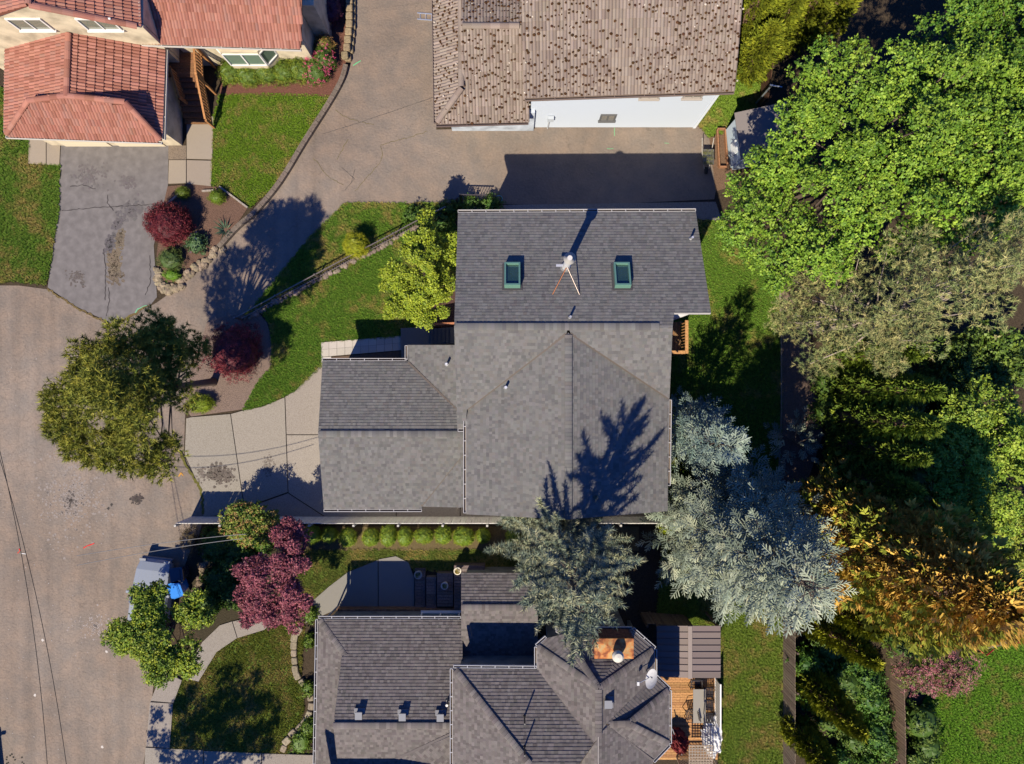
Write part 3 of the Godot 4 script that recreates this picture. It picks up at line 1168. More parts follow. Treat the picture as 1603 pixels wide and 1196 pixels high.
	var dark := Geo.new()  # dark drops and small dark blots on the street
	spatter(P2(214, 781), 0.11, 110, 0.05, 0.0182, lin(0.06, 0.05, 0.045), dark, 1.4)
	for q in [[170, 796], [175, 790], [258, 738]]:
		blotch(P2(q[0], q[1]), 0.07, 0.0185, lin(0.045, 0.04, 0.036), dark)
	for i in 14:
		blotch(P2(rng.randf_range(10, 38), rng.randf_range(1178, 1200)), 0.045, 0.0185, lin(0.03, 0.028, 0.026), dark)
	structure("dark_spot", dark, mat.plain)
	# concrete drive of the middle house, in panels
	var conc := lin(0.275, 0.245, 0.208)
	slabs("driveway", [
		[[300, 653], [361, 648], [379, 772], [383, 795], [319, 812], [312, 760], [290, 712], [292, 655]],
		[[362, 648], [383, 642], [410, 637], [446, 622], [451, 770], [384, 794], [380, 772]],
		[[447, 621], [462, 612], [502, 572], [512, 572], [512, 680], [449, 680]],
		[[449, 681], [512, 681], [512, 810], [452, 771]],
		[[384, 796], [451, 772], [511, 811], [383, 811]],
		[[320, 813], [383, 796], [383, 811], [330, 812]],
		[[512, 790], [620, 792], [620, 811], [512, 811]], [[621, 792], [720, 794], [720, 811], [621, 811]], [[721, 795], [860, 795], [860, 811], [721, 811]], [[861, 795], [1040, 795], [1040, 811], [861, 811]],
	], 0.055, conc, mat.aggregate, "panel")
	var oil := Geo.new()
	spatter(P2(342, 743), 0.24, 260, 0.07, 0.062, lin(0.12, 0.1, 0.083), oil, 1.15)
	spatter(P2(358, 745), 0.14, 80, 0.06, 0.062, lin(0.125, 0.105, 0.088), oil)
	spatter(P2(315, 739), 0.12, 60, 0.05, 0.062, lin(0.165, 0.14, 0.115), oil)
	spatter(P2(420, 728), 0.25, 80, 0.045, 0.062, lin(0.17, 0.145, 0.12), oil, 0.6)
	structure("oil_stain", oil, mat.stone)
	# paver walk round to the front steps
	var pav := []
	var x := 503.0
	while x < 627.0:
		var top := 536.0 - (x - 503.0) * 0.085
		for r in 2:
			pav.append([[x, top + r * 11.4], [x + 12.3, top - 1.0 + r * 11.4], [x + 12.3, top + 10.4 + r * 11.4], [x, top + 11.4 + r * 11.4]])
		x += 12.4
	for r in 2:
		pav.append([[503, 559.0 + r * 11.4], [519, 558.0 + r * 11.4], [519, 569.4 + r * 11.4], [503, 570.4 + r * 11.4]])
	slabs("paver_walk", pav, 0.05, lin(0.4, 0.36, 0.31), mat.concrete, "paver")
	sheet("mulch_bed", [[520, 559], [628, 549], [645, 575], [520, 575]], 0.03, lin(0.12, 0.08, 0.055), mat.mulch)
	sheet("mulch_bed", [[325, 503], [380, 490], [405, 490], [418, 505], [428, 540], [426, 575], [405, 600], [385, 640], [300, 652], [289, 640], [296, 590]], 0.03, lin(0.19, 0.14, 0.11), mat.mulch)
	sheet("mulch_bed", [[664, 470], [700, 440], [714, 440], [714, 512], [668, 512]], 0.045, lin(0.085, 0.05, 0.04), mat.mulch)
	sheet("bark_path", [[1219, 440], [1262, 500], [1280, 600], [1288, 680], [1262, 760], [1236, 800], [1215, 800], [1222, 640]], 0.04, lin(0.185, 0.13, 0.1), mat.mulch)
	sheet("flower_bed", [[263, 292], [300, 288], [330, 292], [345, 293], [388, 326], [372, 350], [330, 396], [300, 426], [265, 452], [250, 455], [246, 400], [252, 340]], 0.045, lin(0.14, 0.085, 0.06), mat.mulch)
	sheet("flower_bed", [[345, 96], [500, 90], [508, -40], [546, -40], [544, 95], [532, 128], [518, 152], [440, 150], [345, 150]], 0.05, lin(0.15, 0.07, 0.05), mat.mulch)
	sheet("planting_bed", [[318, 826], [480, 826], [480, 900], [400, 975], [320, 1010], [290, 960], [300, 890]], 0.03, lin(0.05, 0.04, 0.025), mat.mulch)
	sheet("planting_bed", [[480, 824], [1000, 824], [1000, 862], [480, 862]], 0.03, lin(0.13, 0.1, 0.05), mat.mulch)
	sheet("gravel_strip", [[720, 322], [1120, 316], [1130, 345], [720, 340]], 0.03, lin(0.24, 0.22, 0.195), mat.mulch)
	sheet("gravel_strip", [[264, 228], [292, 228], [292, 250], [264, 250]], 0.03, lin(0.2, 0.16, 0.12), mat.mulch)
	sheet("packed_earth", [[1110, 215], [1136, 205], [1150, 290], [1120, 300]], 0.03, lin(0.16, 0.1, 0.065), mat.mulch)
	sheet("packed_earth", [[1200, -200], [1240, -200], [1225, 60], [1200, 100], [1190, 60]], 0.03, lin(0.18, 0.1, 0.06), mat.mulch)
	# pavements
	slabs("footpath", [[[46, 216], [73, 216], [73, 258], [45, 257]], [[74, 216], [96, 217], [94, 260], [74, 258]], [[293, 180], [335, 183], [333, 250], [293, 249]], [[265, 251], [292, 251], [292, 287], [264, 288]], [[293, 251], [333, 252], [331, 292], [293, 288]]], 0.06, lin(0.27, 0.225, 0.175), mat.concrete)
	slabs("pavement", [[[256, 1048], [286, 1064], [273, 1099], [237, 1096]], [[236, 1098], [272, 1100], [267, 1170], [230, 1167]], [[229, 1169], [319, 1173], [319, 1260], [224, 1260]], [[320, 1174], [410, 1178], [410, 1260], [320, 1260]], [[411, 1178], [500, 1181], [500, 1260], [411, 1260]]], 0.1, lin(0.25, 0.225, 0.195), mat.aggregate)
	slabs("garden_walk", [[[286, 1060], [318, 1004], [345, 978], [364, 972], [372, 998], [340, 1020], [312, 1066]], [[365, 972], [400, 964], [425, 975], [415, 985], [373, 998]]], 0.09, lin(0.26, 0.235, 0.205), mat.aggregate)
	slabs("patio", [[[478, 975], [490, 940], [515, 918], [545, 895], [592, 876], [592, 952], [530, 952]], [[593, 875], [620, 870], [640, 880], [649, 905], [649, 952], [593, 952]]], 0.09, lin(0.2, 0.185, 0.165), mat.concrete)
	sheet("patio_slab", [[1520, 975], [1603, 920], [1640, 920], [1640, 990], [1537, 1018]], 0.06, lin(0.2, 0.15, 0.13), mat.concrete)
	# lawns: turf sheets, grass on them
	var turf := lin(0.08, 0.12, 0.022)
	var main_lawn := [[660, 352], [712, 336], [714, 440], [700, 440], [664, 470], [668, 512], [628, 525], [503, 534], [503, 573], [462, 611], [425, 630], [383, 641], [405, 600], [426, 575], [428, 540], [424, 508], [412, 488]]
	var verge := [[540, 320], [716, 320], [700, 326], [650, 350], [520, 418], [405, 482], [385, 492], [396, 484], [431, 441], [481, 379]]
	var west := [[-60, 140], [10, 140], [8, 214], [45, 217], [45, 258], [94, 261], [92, 330], [81, 400], [73, 446], [20, 440], [-60, 448]]
	var redlawn := [[336, 185], [345, 150], [440, 149], [518, 152], [508, 168], [470, 228], [434, 288], [390, 325], [345, 292], [333, 290]]
	var east := [[1092, 345], [1130, 350], [1219, 440], [1222, 640], [1215, 800], [1040, 800], [1046, 500]]
	var south_strip := [[480, 862], [800, 862], [850, 880], [850, 890], [650, 892], [640, 880], [620, 869], [592, 875], [545, 894], [515, 917], [490, 940], [470, 960], [440, 930]]
	var front := [[340, 1022], [374, 999], [418, 986], [476, 972], [470, 1060], [475, 1110], [450, 1178], [268, 1172], [274, 1100], [287, 1064], [312, 1068]]
	var side_lawn := [[1040, 826], [1130, 900], [1222, 960], [1222, 1280], [1050, 1280], [1126, 1195], [1130, 1064], [1030, 960]]
	var far_lawn := [[1470, 1050], [1537, 1020], [1640, 992], [1700, 992], [1700, 1280], [1415, 1280], [1430, 1130]]
	var ne := [[1160, -80], [1200, -80], [1190, 60], [1200, 100], [1182, 175], [1136, 206], [1110, 214], [1092, 194], [1090, 170], [1150, 120]]
	for l in [main_lawn, verge, west, redlawn, east, south_strip, front, side_lawn, far_lawn, ne]:
		sheet("lawn", l, 0.026, turf, mat.turf)
	lawn_grass("lawn_grass", "mown green grass of the lawn in front of the grey shingled house", [outline(main_lawn)], 330, LAWN_GREEN, LAWN_DRY, -0.12, 1)
	lawn_grass("lawn_grass", "patchy half dry grass on the verge outside the iron fence", [outline(verge)], 300, LAWN_GREEN, LAWN_DRY, 0.32, 2)
	lawn_grass("lawn_grass", "yellowing grass beside the asphalt apron of the red roofed garage", [outline(west)], 300, [Color(0.080, 0.160, 0.019), Color(0.136, 0.216, 0.024)], LAWN_DRY, 0.22, 3)
	lawn_grass("lawn_grass", "bright grass between the wooden stairs and the curved kerb", [outline(redlawn)], 330, [Color(0.096, 0.176, 0.013), Color(0.160, 0.248, 0.019)], LAWN_DRY, 0.12, 4)
	lawn_grass("lawn_grass", "green grass of the yard between the grey house and bark path", [outline(east)], 300, LAWN_GREEN, LAWN_DRY, -0.2, 5)
	lawn_grass("lawn_grass", "thin brownish grass between the clipped balls and the patio", [outline(south_strip)], 260, [Color(0.096, 0.128, 0.022), Color(0.144, 0.160, 0.032)], LAWN_DRY, 0.25, 6)
	lawn_grass("lawn_grass", "dappled grass of the front lawn beside the street pavement", [outline(front)], 300, [Color(0.112, 0.144, 0.019), Color(0.176, 0.192, 0.029)], LAWN_DRY, 0.3, 7)
	lawn_grass("lawn_grass", "sunlit grass strip along the weathered plank fence", [outline(side_lawn)], 300, [Color(0.120, 0.184, 0.022), Color(0.176, 0.240, 0.032)], LAWN_DRY, 0.2, 8)
	lawn_grass("lawn_grass", "vivid green grass around the red garden chairs", [outline(far_lawn)], 300, [Color(0.096, 0.208, 0.016), Color(0.160, 0.304, 0.024)], LAWN_DRY, -0.1, 9)
	lawn_grass("lawn_grass", "green grass strip beside the white house and the shed", [outline(ne)], 300, [Color(0.112, 0.192, 0.019), Color(0.160, 0.240, 0.026)], LAWN_DRY, 0.1, 10)


func smooth_rows(rows: Array) -> Array:
	return rows.map(func(r): return smooth_line(r, 4))


func build_edges() -> void:
	rng.seed = 41
	# kerb that holds the neighbour's lawn above the shared drive
	var k := thing("garden_kerb", "curved low concrete kerb between the lawn and the shared drive", "kerb")
	var path := smooth_line([[543, 104], [536, 128], [516, 164], [478, 224], [440, 286], [402, 332], [374, 356], [345, 388]], 4)
	for i in path.size() - 1:
		var g := Geo.new()
		var a := P(path[i][0], path[i][1])
		var b := P(path[i + 1][0], path[i + 1][1])
		g.bar(a.lerp(b, 0.015) + Vector3(0, 0.11, 0), b.lerp(a, 0.015) + Vector3(0, 0.11, 0), 0.24, 0.34, vary(lin(0.15, 0.12, 0.095), 0.1))
		part("kerb_stone", g, mat.stone, k)
	var w := thing("block_wall", "low wall of tan rounded blocks beside the flower bed and drive", "wall")
	for i in 13:
		var g := Geo.new()
		var yy := 92.0 - i * 12.2
		var xx := 544.0 + minf(i, 4) * 1.2 - (2.0 if i == 0 else 0.0)
		for row in 2:
			rounded_block(g, P(xx + row * 0.5, yy) + Vector3(0.12 * (1 - row), 0.12 + row * 0.24, 0), Vector3(0.34, 0.22, 0.385), vary(lin(0.26, 0.2, 0.12), 0.12), rng.randf_range(-0.06, 0.06))
		part("block", g, mat.stone, w)
	var rock := thing("rock_edging", "edging of rough small rocks round the tip of the flower bed", "edging")
	var tip := smooth_line([[345, 392], [322, 408], [300, 428], [282, 446], [266, 453], [252, 448], [247, 425]], 5)
	for q in tip:
		for j in 2:
			var g := Geo.new()
			lump(g, P(q[0] + rng.randf_range(-6, 5), q[1] + rng.randf_range(-5, 5)) + Vector3(0, 0.06, 0), rng.randf_range(0.13, 0.24), vary(lin(0.24, 0.19, 0.13), 0.25))
			part("rock", g, mat.stone, rock)
	var edge := thing("stone_edging", "curved row of flat tan stones along the front lawn", "edging")
	for q in [[468, 986, 0.6], [462, 997, 0.2], [461, 1009, 0.05], [461, 1021, 0.0], [462, 1033, -0.1], [463, 1046, -0.1], [466, 1056, -0.4], [474, 1067, -0.6], [487, 1090, -0.1], [488, 1104, 0.1], [484, 1117, 0.4], [478, 1128, 0.6], [470, 1137, 0.7], [459, 1146, 0.8], [450, 1158, 0.8], [445, 1170, 0.4]]:
		var g := Geo.new()
		rounded_block(g, P(q[0], q[1]) + Vector3(0, 0.08, 0), Vector3(0.32, 0.2, 0.4) * rng.randf_range(0.9, 1.1), vary(lin(0.25, 0.21, 0.15), 0.15), -q[2])
		part("stone", g, mat.stone, edge)
	# timber edging of the bark path and bed
	var tim := thing("timber_edging", "thin pale timber edging between the yard lawn and bark path", "edging")
	for seg in [[[1219, 440], [1222, 540]], [[1222, 541], [1222, 640]], [[1222, 641], [1219, 720]], [[1219, 721], [1215, 800]]]:
		var g := Geo.new()
		g.bar(P(seg[0][0], seg[0][1]) + Vector3(0, 0.06, 0), P(seg[1][0], seg[1][1]) + Vector3(0, 0.06, 0), 0.06, 0.16, lin(0.24, 0.2, 0.15))
		part("board", g, mat.wood, tim)
	var bedge := thing("timber_edging", "low pale timber edging between flower bed and neighbour's lawn", "edging")
	for seg in [[[345, 293], [389, 326]], [[262, 322], [281, 305]], [[318, 300], [336, 299]]]:
		var g := Geo.new()
		g.bar(P(seg[0][0], seg[0][1]) + Vector3(0, 0.08, 0), P(seg[1][0], seg[1][1]) + Vector3(0, 0.08, 0), 0.09, 0.18, lin(0.28, 0.24, 0.2))
		part("board", g, mat.wood, bedge)
	var rw := thing("street_bed_edging", "earthy strip of rough rocks between ivy and the street", "edging")
	for q in smooth_line([[331, 838], [322, 870], [318, 900], [305, 930], [296, 950]], 4):
		for j in 2:
			var g := Geo.new()
			lump(g, P(q[0] + rng.randf_range(-4, 4), q[1] + rng.randf_range(-4, 4)) + Vector3(0, 0.05, 0), rng.randf_range(0.14, 0.26), vary(lin(0.17, 0.13, 0.09), 0.2))
			part("rock", g, mat.stone, rw)


func rounded_block(g: Geo, at: Vector3, s: Vector3, col: Color, yaw: float) -> void:
	# chamfered block
	var b := Basis(Vector3.UP, yaw)
	var c := 0.03
	var h := s * 0.5
	var rings := [[Vector2(h.x, h.z), -h.y], [Vector2(h.x, h.z), h.y - c], [Vector2(h.x - c, h.z - c), h.y]]
	var corner := func(r, k):
		var cut := 0.05
		var q: Vector2 = r[0]
		var p: Vector2 = [Vector2(q.x - cut, q.y), Vector2(q.x, q.y - cut), Vector2(q.x, -q.y + cut), Vector2(q.x - cut, -q.y), Vector2(-q.x + cut, -q.y), Vector2(-q.x, -q.y + cut), Vector2(-q.x, q.y - cut), Vector2(-q.x + cut, q.y)][k % 8]
		return at + b * Vector3(p.x, r[1], p.y)
	for i in 2:
		for k in 8:
			var q := [corner.call(rings[i], k), corner.call(rings[i], k + 1), corner.call(rings[i + 1], k + 1), corner.call(rings[i + 1], k)]
			g.face(q, (q[0] + q[2]) * 0.5 - at, col)
	var top := []
	for k in 8:
		top.append(corner.call(rings[2], k))
	g.face(top, Vector3.UP, col)


func lump(g: Geo, at: Vector3, r: float, col: Color) -> void:
	var nu := 6
	var nv := 3
	var jit := []
	for i in nu * (nv + 1):
		jit.append(rng.randf_range(0.75, 1.15))
	var f := func(i, j):
		var a = TAU * (i % nu) / nu
		var e: float = -0.6 + (PI / 2 + 0.6) * j / nv
		return at + Vector3(cos(e) * cos(a), sin(e) * 0.7, cos(e) * sin(a)) * r * (1.0 if j == nv else jit[(i % nu) * nv + j])
	for i in nu:
		for j in nv:
			var q := [f.call(i, j), f.call(i + 1, j), f.call(i + 1, j + 1), f.call(i, j + 1)]
			g.face([q[0], q[1], q[2]], (q[0] + q[2]) * 0.5 - at, col)
			g.face([q[0], q[2], q[3]], (q[0] + q[2]) * 0.5 - at, col)


# ---------------------------------------------------------------- houses
const GREY_SHINGLE := [Color(0.103, 0.1, 0.098), Color(0.127, 0.124, 0.12), Color(0.149, 0.144, 0.138), Color(0.129, 0.12, 0.111)]
const BROWN_SHINGLE := [Color(0.096, 0.085, 0.081), Color(0.131, 0.116, 0.11), Color(0.156, 0.139, 0.131)]
const RED_TILE := [Color(0.25, 0.105, 0.075), Color(0.3, 0.13, 0.095), Color(0.34, 0.155, 0.115), Color(0.27, 0.14, 0.11)]
const BROWN_TILE := [Color(0.19, 0.147, 0.12), Color(0.225, 0.177, 0.145), Color(0.265, 0.215, 0.18), Color(0.215, 0.172, 0.138)]


func shingled(h: Node, list: Array, pal: Array, trim: Color) -> void:
	for s in list:
		shingle_slope(h, slope(s[0], s[1]), pal, trim)


func cap_marks(h: Node, a: Array, b: Array, pal: Array, shingle := true) -> void:
	if shingle:
		cap_run(h, P(a[0], a[1], a[2]), P(b[0], b[1], b[2]), pal, 0.16, 0.16, mat.shingle, "ridge_cap", 0.35)
	else:
		cap_run(h, P(a[0], a[1], a[2]), P(b[0], b[1], b[2]), pal, 0.15, 0.38, mat.tile, "ridge_tile", 0.8)


func build_main_house() -> void:
	rng.seed = 51
	var h := thing("grey_shingle_house", "grey shingled house with skylights and a silver flue", "house")
	var trim := lin(0.3, 0.29, 0.28)
	var N := [[717, 333, 5.5], [1089, 333, 5.5], [885, 511, 7.8]]
	var B := [[711, 513, 7.8], [1053, 513, 7.8], [722, 671, 5.68]]
	var W := [[890, 522, 7.72], [890, 812, 7.72], [730, 700, 5.86]]
	var E := [[890, 522, 7.72], [890, 812, 7.72], [1047, 700, 5.82]]
	var GN := [[498, 679, 4.05], [728, 679, 4.05], [505, 565, 2.8]]
	var GS := [[498, 679, 4.05], [728, 679, 4.05], [507, 797, 2.8]]
	shingled(h, [
		[N, [[717, 333], [1089, 331], [1113, 490], [1055, 490], [1053, 511], [711, 511]]],
		[B, [[711, 512], [889, 512], [887, 521], [731, 641], [728, 671], [716, 671]]],
		[B, [[890, 512], [1053, 512], [1048, 624], [893, 521]]],
		[W, [[889, 521], [889, 813], [730, 805], [730, 641]]],
		[E, [[890, 521], [1047, 624], [1045, 800], [890, 813]]],
		[GN, [[505, 565], [639, 566], [716, 642], [732, 656], [732, 678], [498, 678]]],
		[GS, [[498, 679], [734, 679], [734, 700], [660, 792], [661, 797], [507, 797]]],
		[[[638, 540, 2.8], [638, 567, 2.8], [712, 600, 3.6]], [[638, 540], [712, 540], [722, 648], [639, 566]]],
		[[[660, 792, 2.83], [660, 760, 2.83], [730, 704, 3.7]], [[660, 793], [734, 699], [740, 699], [740, 795]]],
	], GREY_SHINGLE, trim)
	cap_marks(h, [713, 511, 7.82], [1031, 511, 7.82], GREY_SHINGLE)
	cap_marks(h, [890, 524, 7.74], [890, 812, 7.74], GREY_SHINGLE)
	cap_marks(h, [500, 679, 4.08], [726, 679, 4.08], GREY_SHINGLE)
	# valley flashing
	for q in [[[887, 522, 7.72], [731, 641, 5.98]], [[893, 522, 7.72], [1047, 624, 5.95]], [[639, 567, 2.86], [716, 642, 3.66]], [[660, 792, 2.86], [732, 701, 3.78]]]:
		var g := Geo.new()
		g.bar(P(q[0][0], q[0][1], q[0][2]), P(q[1][0], q[1][1], q[1][2]), 0.1, 0.03, lin(0.1, 0.085, 0.072))
		part("valley_flashing", g, mat.plain, h)
	gutter(h, P(717, 333, 5.5), P(1089, 331, 5.5), Vector3(0, 0, -1), lin(0.34, 0.325, 0.31))
	gutter(h, P(730, 645, 5.86), P(730, 803, 5.86), Vector3(-1, 0, 0))
	gutter(h, P(1047, 626, 5.82), P(1045, 760, 5.82), Vector3(1, 0, 0))
	gutter(h, P(507, 797, 2.8), P(660, 797, 2.8), Vector3(0, 0, 1))
	gutter(h, P(505, 565, 2.8), P(636, 565, 2.8), Vector3(0, 0, -1))
	gutter(h, P(638, 541, 2.8), P(638, 563, 2.8), Vector3(-1, 0, 0))
	gutter(h, P(717, 671, 5.68), P(727, 671, 5.68), Vector3(0, 0, 1), Color(0.33, 0.32, 0.32), 0.15)
	var white := lin(0.75, 0.75, 0.74)
	block_walls(h, -2.0, -7.2, 6.5, 1.6, 5.35, white, mat.wall)
	block_walls(h, -1.75, 1.7, 6.55, 5.45, 5.7, white, mat.wall)
	block_walls(h, -8.75, -0.7, -2.1, 5.75, 2.6, white, mat.wall)
	block_walls(h, -4.7, -1.65, -2.1, -0.8, 2.6, white, mat.wall)
	rect_wall(h, 6.66, -6.9, 7.8, -6.9, 5.5, white, mat.wall, Vector3(0, 0, -1))
	rect_wall(h, 7.8, -6.9, 7.8, -3.0, 5.5, white, mat.wall, Vector3(1, 0, 0))
	wall_panel(h, [Vector3(6.66, 0, -2.98), Vector3(7.8, 0, -2.98), Vector3(7.8, 7.25, -2.98), Vector3(6.66, 7.25, -2.98)], Vector3(0, 0, 1), white, mat.wall)
	for x in [-2.0, 6.5]:
		wall_panel(h, [Vector3(x, 5.36, -7.1), Vector3(x, 5.36, 1.6), Vector3(x, 5.37, 1.5), Vector3(x, 7.5, -2.3)], Vector3(signf(x), 0, 0), white, mat.wall, 0.16, "gable")
	wall_panel(h, [Vector3(-1.75, 5.71, 5.45), Vector3(6.55, 5.71, 5.45), Vector3(2.35, 7.45, 5.45)], Vector3(0, 0, 1), white, mat.wall, 0.16, "gable")
	wall_panel(h, [Vector3(-8.75, 2.62, -0.7), Vector3(-8.75, 2.62, 5.75), Vector3(-8.75, 3.85, 2.4)], Vector3(-1, 0, 0), white, mat.wall, 0.16, "gable")
	var door := Geo.new()
	for k in 4:
		door.box(Vector3(-8.78, 0.28 + k * 0.55, 2.5), Vector3(0.06, 0.53, 4.8), lin(0.55, 0.54, 0.52))
	part("garage_door", door, mat.paint, h)
	# skylights
	var nd := plane_frame(slope(N, [[717, 333], [1089, 331], [1053, 511], [711, 511]]))
	for x in [802, 973]:
		var c: Vector3 = slope(N, [[x, 434]])[0]
		var b := Basis(nd.a, nd.n, nd.d)
		var fg := Geo.new()
		for s in [-1.0, 1.0]:
			fg.box(c + b * Vector3(s * 0.3, 0.14, 0), Vector3(0.07, 0.34, 1.12), lin(0.09, 0.18, 0.14), b)
			fg.box(c + b * Vector3(0, 0.14, s * 0.525), Vector3(0.53, 0.34, 0.07), lin(0.09, 0.18, 0.14), b)
		var sk := part("skylight", fg, mat.gloss, h)
		var gl := Geo.new()
		gl.box(c + b * Vector3(0, 0.2, 0), Vector3(0.53, 0.02, 0.98), Color.WHITE, b)
		part("pane", gl, mat.glass, sk)
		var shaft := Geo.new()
		shaft.box(c + b * Vector3(0, 0.03, 0), Vector3(0.53, 0.02, 0.98), lin(0.02, 0.035, 0.024), b)  # thin plate, shade of the unlit shaft put into its near-black colour
		part("shaft_shade_plate", shaft, mat.paint, sk)
		var fl := Geo.new()
		fl.box(c + b * Vector3(0, 0.02, 0), Vector3(0.86, 0.03, 1.3), lin(0.06, 0.055, 0.055), b)
		part("flashing", fl, mat.paint, sk)
	# silver flue with cap and braces
	var base: Vector3 = slope(N, [[885, 419]])[0]
	var fg := Geo.new()
	fg.tube([base - Vector3(0, 0.2, 0), base + Vector3(0, 2.1, 0)], [0.15, 0.15], 18, lin(0.42, 0.42, 0.42))
	var flue := part("flue", fg, mat.paint, h)
	var cg := Geo.new()
	cg.tube([base + Vector3(0, 2.1, 0), base + Vector3(0, 2.22, 0)], [0.13, 0.13], 16, lin(0.2, 0.2, 0.2))
	cg.tube([base + Vector3(0, 2.22, 0), base + Vector3(0, 2.34, 0), base + Vector3(0, 2.4, 0)], [0.24, 0.24, 0.1], 20, lin(0.42, 0.4, 0.37))
	part("flue_cap", cg, mat.paint, flue)
	var collar := Geo.new()
	collar.tube([base + Vector3(0, -0.05, 0), base + Vector3(0, 0.3, 0)], [0.24, 0.16], 18, lin(0.55, 0.55, 0.55))
	part("storm_collar", collar, mat.metal, flue)
	var clamp := Geo.new()
	clamp.box(base + Vector3(-0.12, 0.55, 0.0), Vector3(0.62, 0.05, 0.1), lin(0.5, 0.5, 0.5))
	part("brace_clamp", clamp, mat.metal, flue)
	for q in [[865, 461, lin(0.32, 0.13, 0.06)], [907, 461, lin(0.3, 0.24, 0.2)]]:
		var rg := Geo.new()
		rg.tube([base + Vector3(0, 0.9, 0.1), slope(N, [[q[0], q[1]]])[0] + Vector3(0, 0.04, 0)], [0.025, 0.025], 6, q[2])
		part("flue_brace", rg, mat.metal, flue)
	roof_pipe(h, slope(N, [[892, 497]])[0], 0.4, 0.05, lin(0.4, 0.4, 0.4))
	roof_pipe(h, slope(N, [[1081, 374]])[0], 0.4, 0.05, lin(0.5, 0.5, 0.5))
	roof_pipe(h, slope(W, [[792, 606]])[0], 0.38, 0.055, lin(0.55, 0.55, 0.55))
	roof_pipe(h, slope([[638, 540, 2.8], [638, 567, 2.8], [712, 600, 3.6]], [[700, 570]])[0], 0.45, 0.06, lin(0.6, 0.6, 0.6))
	# balcony on the yard side
	var dk := thing("timber_balcony", "small timber balcony with cedar rail beside the grey house", "balcony")
	for i in 10:
		var g := Geo.new()
		g.box(Vector3(6.74 + i * 0.15, 2.55, -2.15), Vector3(0.14, 0.04, 1.5), vary(lin(0.2, 0.11, 0.055), 0.15))
		part("deck_board", g, mat.wood, dk)
	var rail := lin(0.42, 0.22, 0.09)
	for q in [[Vector3(8.22, 3.55, -2.9), Vector3(8.22, 3.55, -1.34)], [Vector3(6.7, 3.55, -1.4), Vector3(8.16, 3.55, -1.4)]]:
		var g := Geo.new()
		g.bar(q[0], q[1], 0.15, 0.045, rail)
		part("handrail", g, mat.wood, dk)
	for i in 11:
		var g := Geo.new()
		g.box(Vector3(8.2, 3.05, -2.8 + i * 0.14), Vector3(0.04, 0.95, 0.04), rail)
		part("baluster", g, mat.wood, dk)
	for i in 10:
		var g := Geo.new()
		g.box(Vector3(6.8 + i * 0.145, 3.05, -1.42), Vector3(0.04, 0.95, 0.04), rail)
		part("baluster", g, mat.wood, dk)
	for q in [Vector3(8.2, 1.25, -2.9), Vector3(8.2, 1.25, -1.4)]:
		var g := Geo.new()
		g.box(q, Vector3(0.12, 2.5, 0.12), rail * 0.8)
		part("post", g, mat.wood, dk)
	# entry landing and steps
	var st := thing("entry_steps", "shaded concrete landing and grey steps at the entry of grey house", "steps")
	var lg := Geo.new()
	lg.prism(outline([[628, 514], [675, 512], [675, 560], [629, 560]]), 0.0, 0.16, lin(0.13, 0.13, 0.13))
	part("landing", lg, mat.concrete, st)
	for i in 6:
		var g := Geo.new()
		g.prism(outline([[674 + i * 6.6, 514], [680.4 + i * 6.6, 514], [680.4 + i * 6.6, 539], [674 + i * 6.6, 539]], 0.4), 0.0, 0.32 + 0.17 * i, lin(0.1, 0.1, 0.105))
		part("step", g, mat.concrete, st)
	var hr := Geo.new()
	hr.bar(P(669, 508, 1.1), P(714, 506, 2.0), 0.1, 0.09, lin(0.36, 0.15, 0.08))
	for q in [[671, 509], [690, 508]]:
		hr.bar(P(q[0], q[1] + 4, 0.2), P(q[0], q[1], 1.2), 0.07, 0.07, lin(0.3, 0.13, 0.07))
	part("handrail", hr, mat.wood, st)


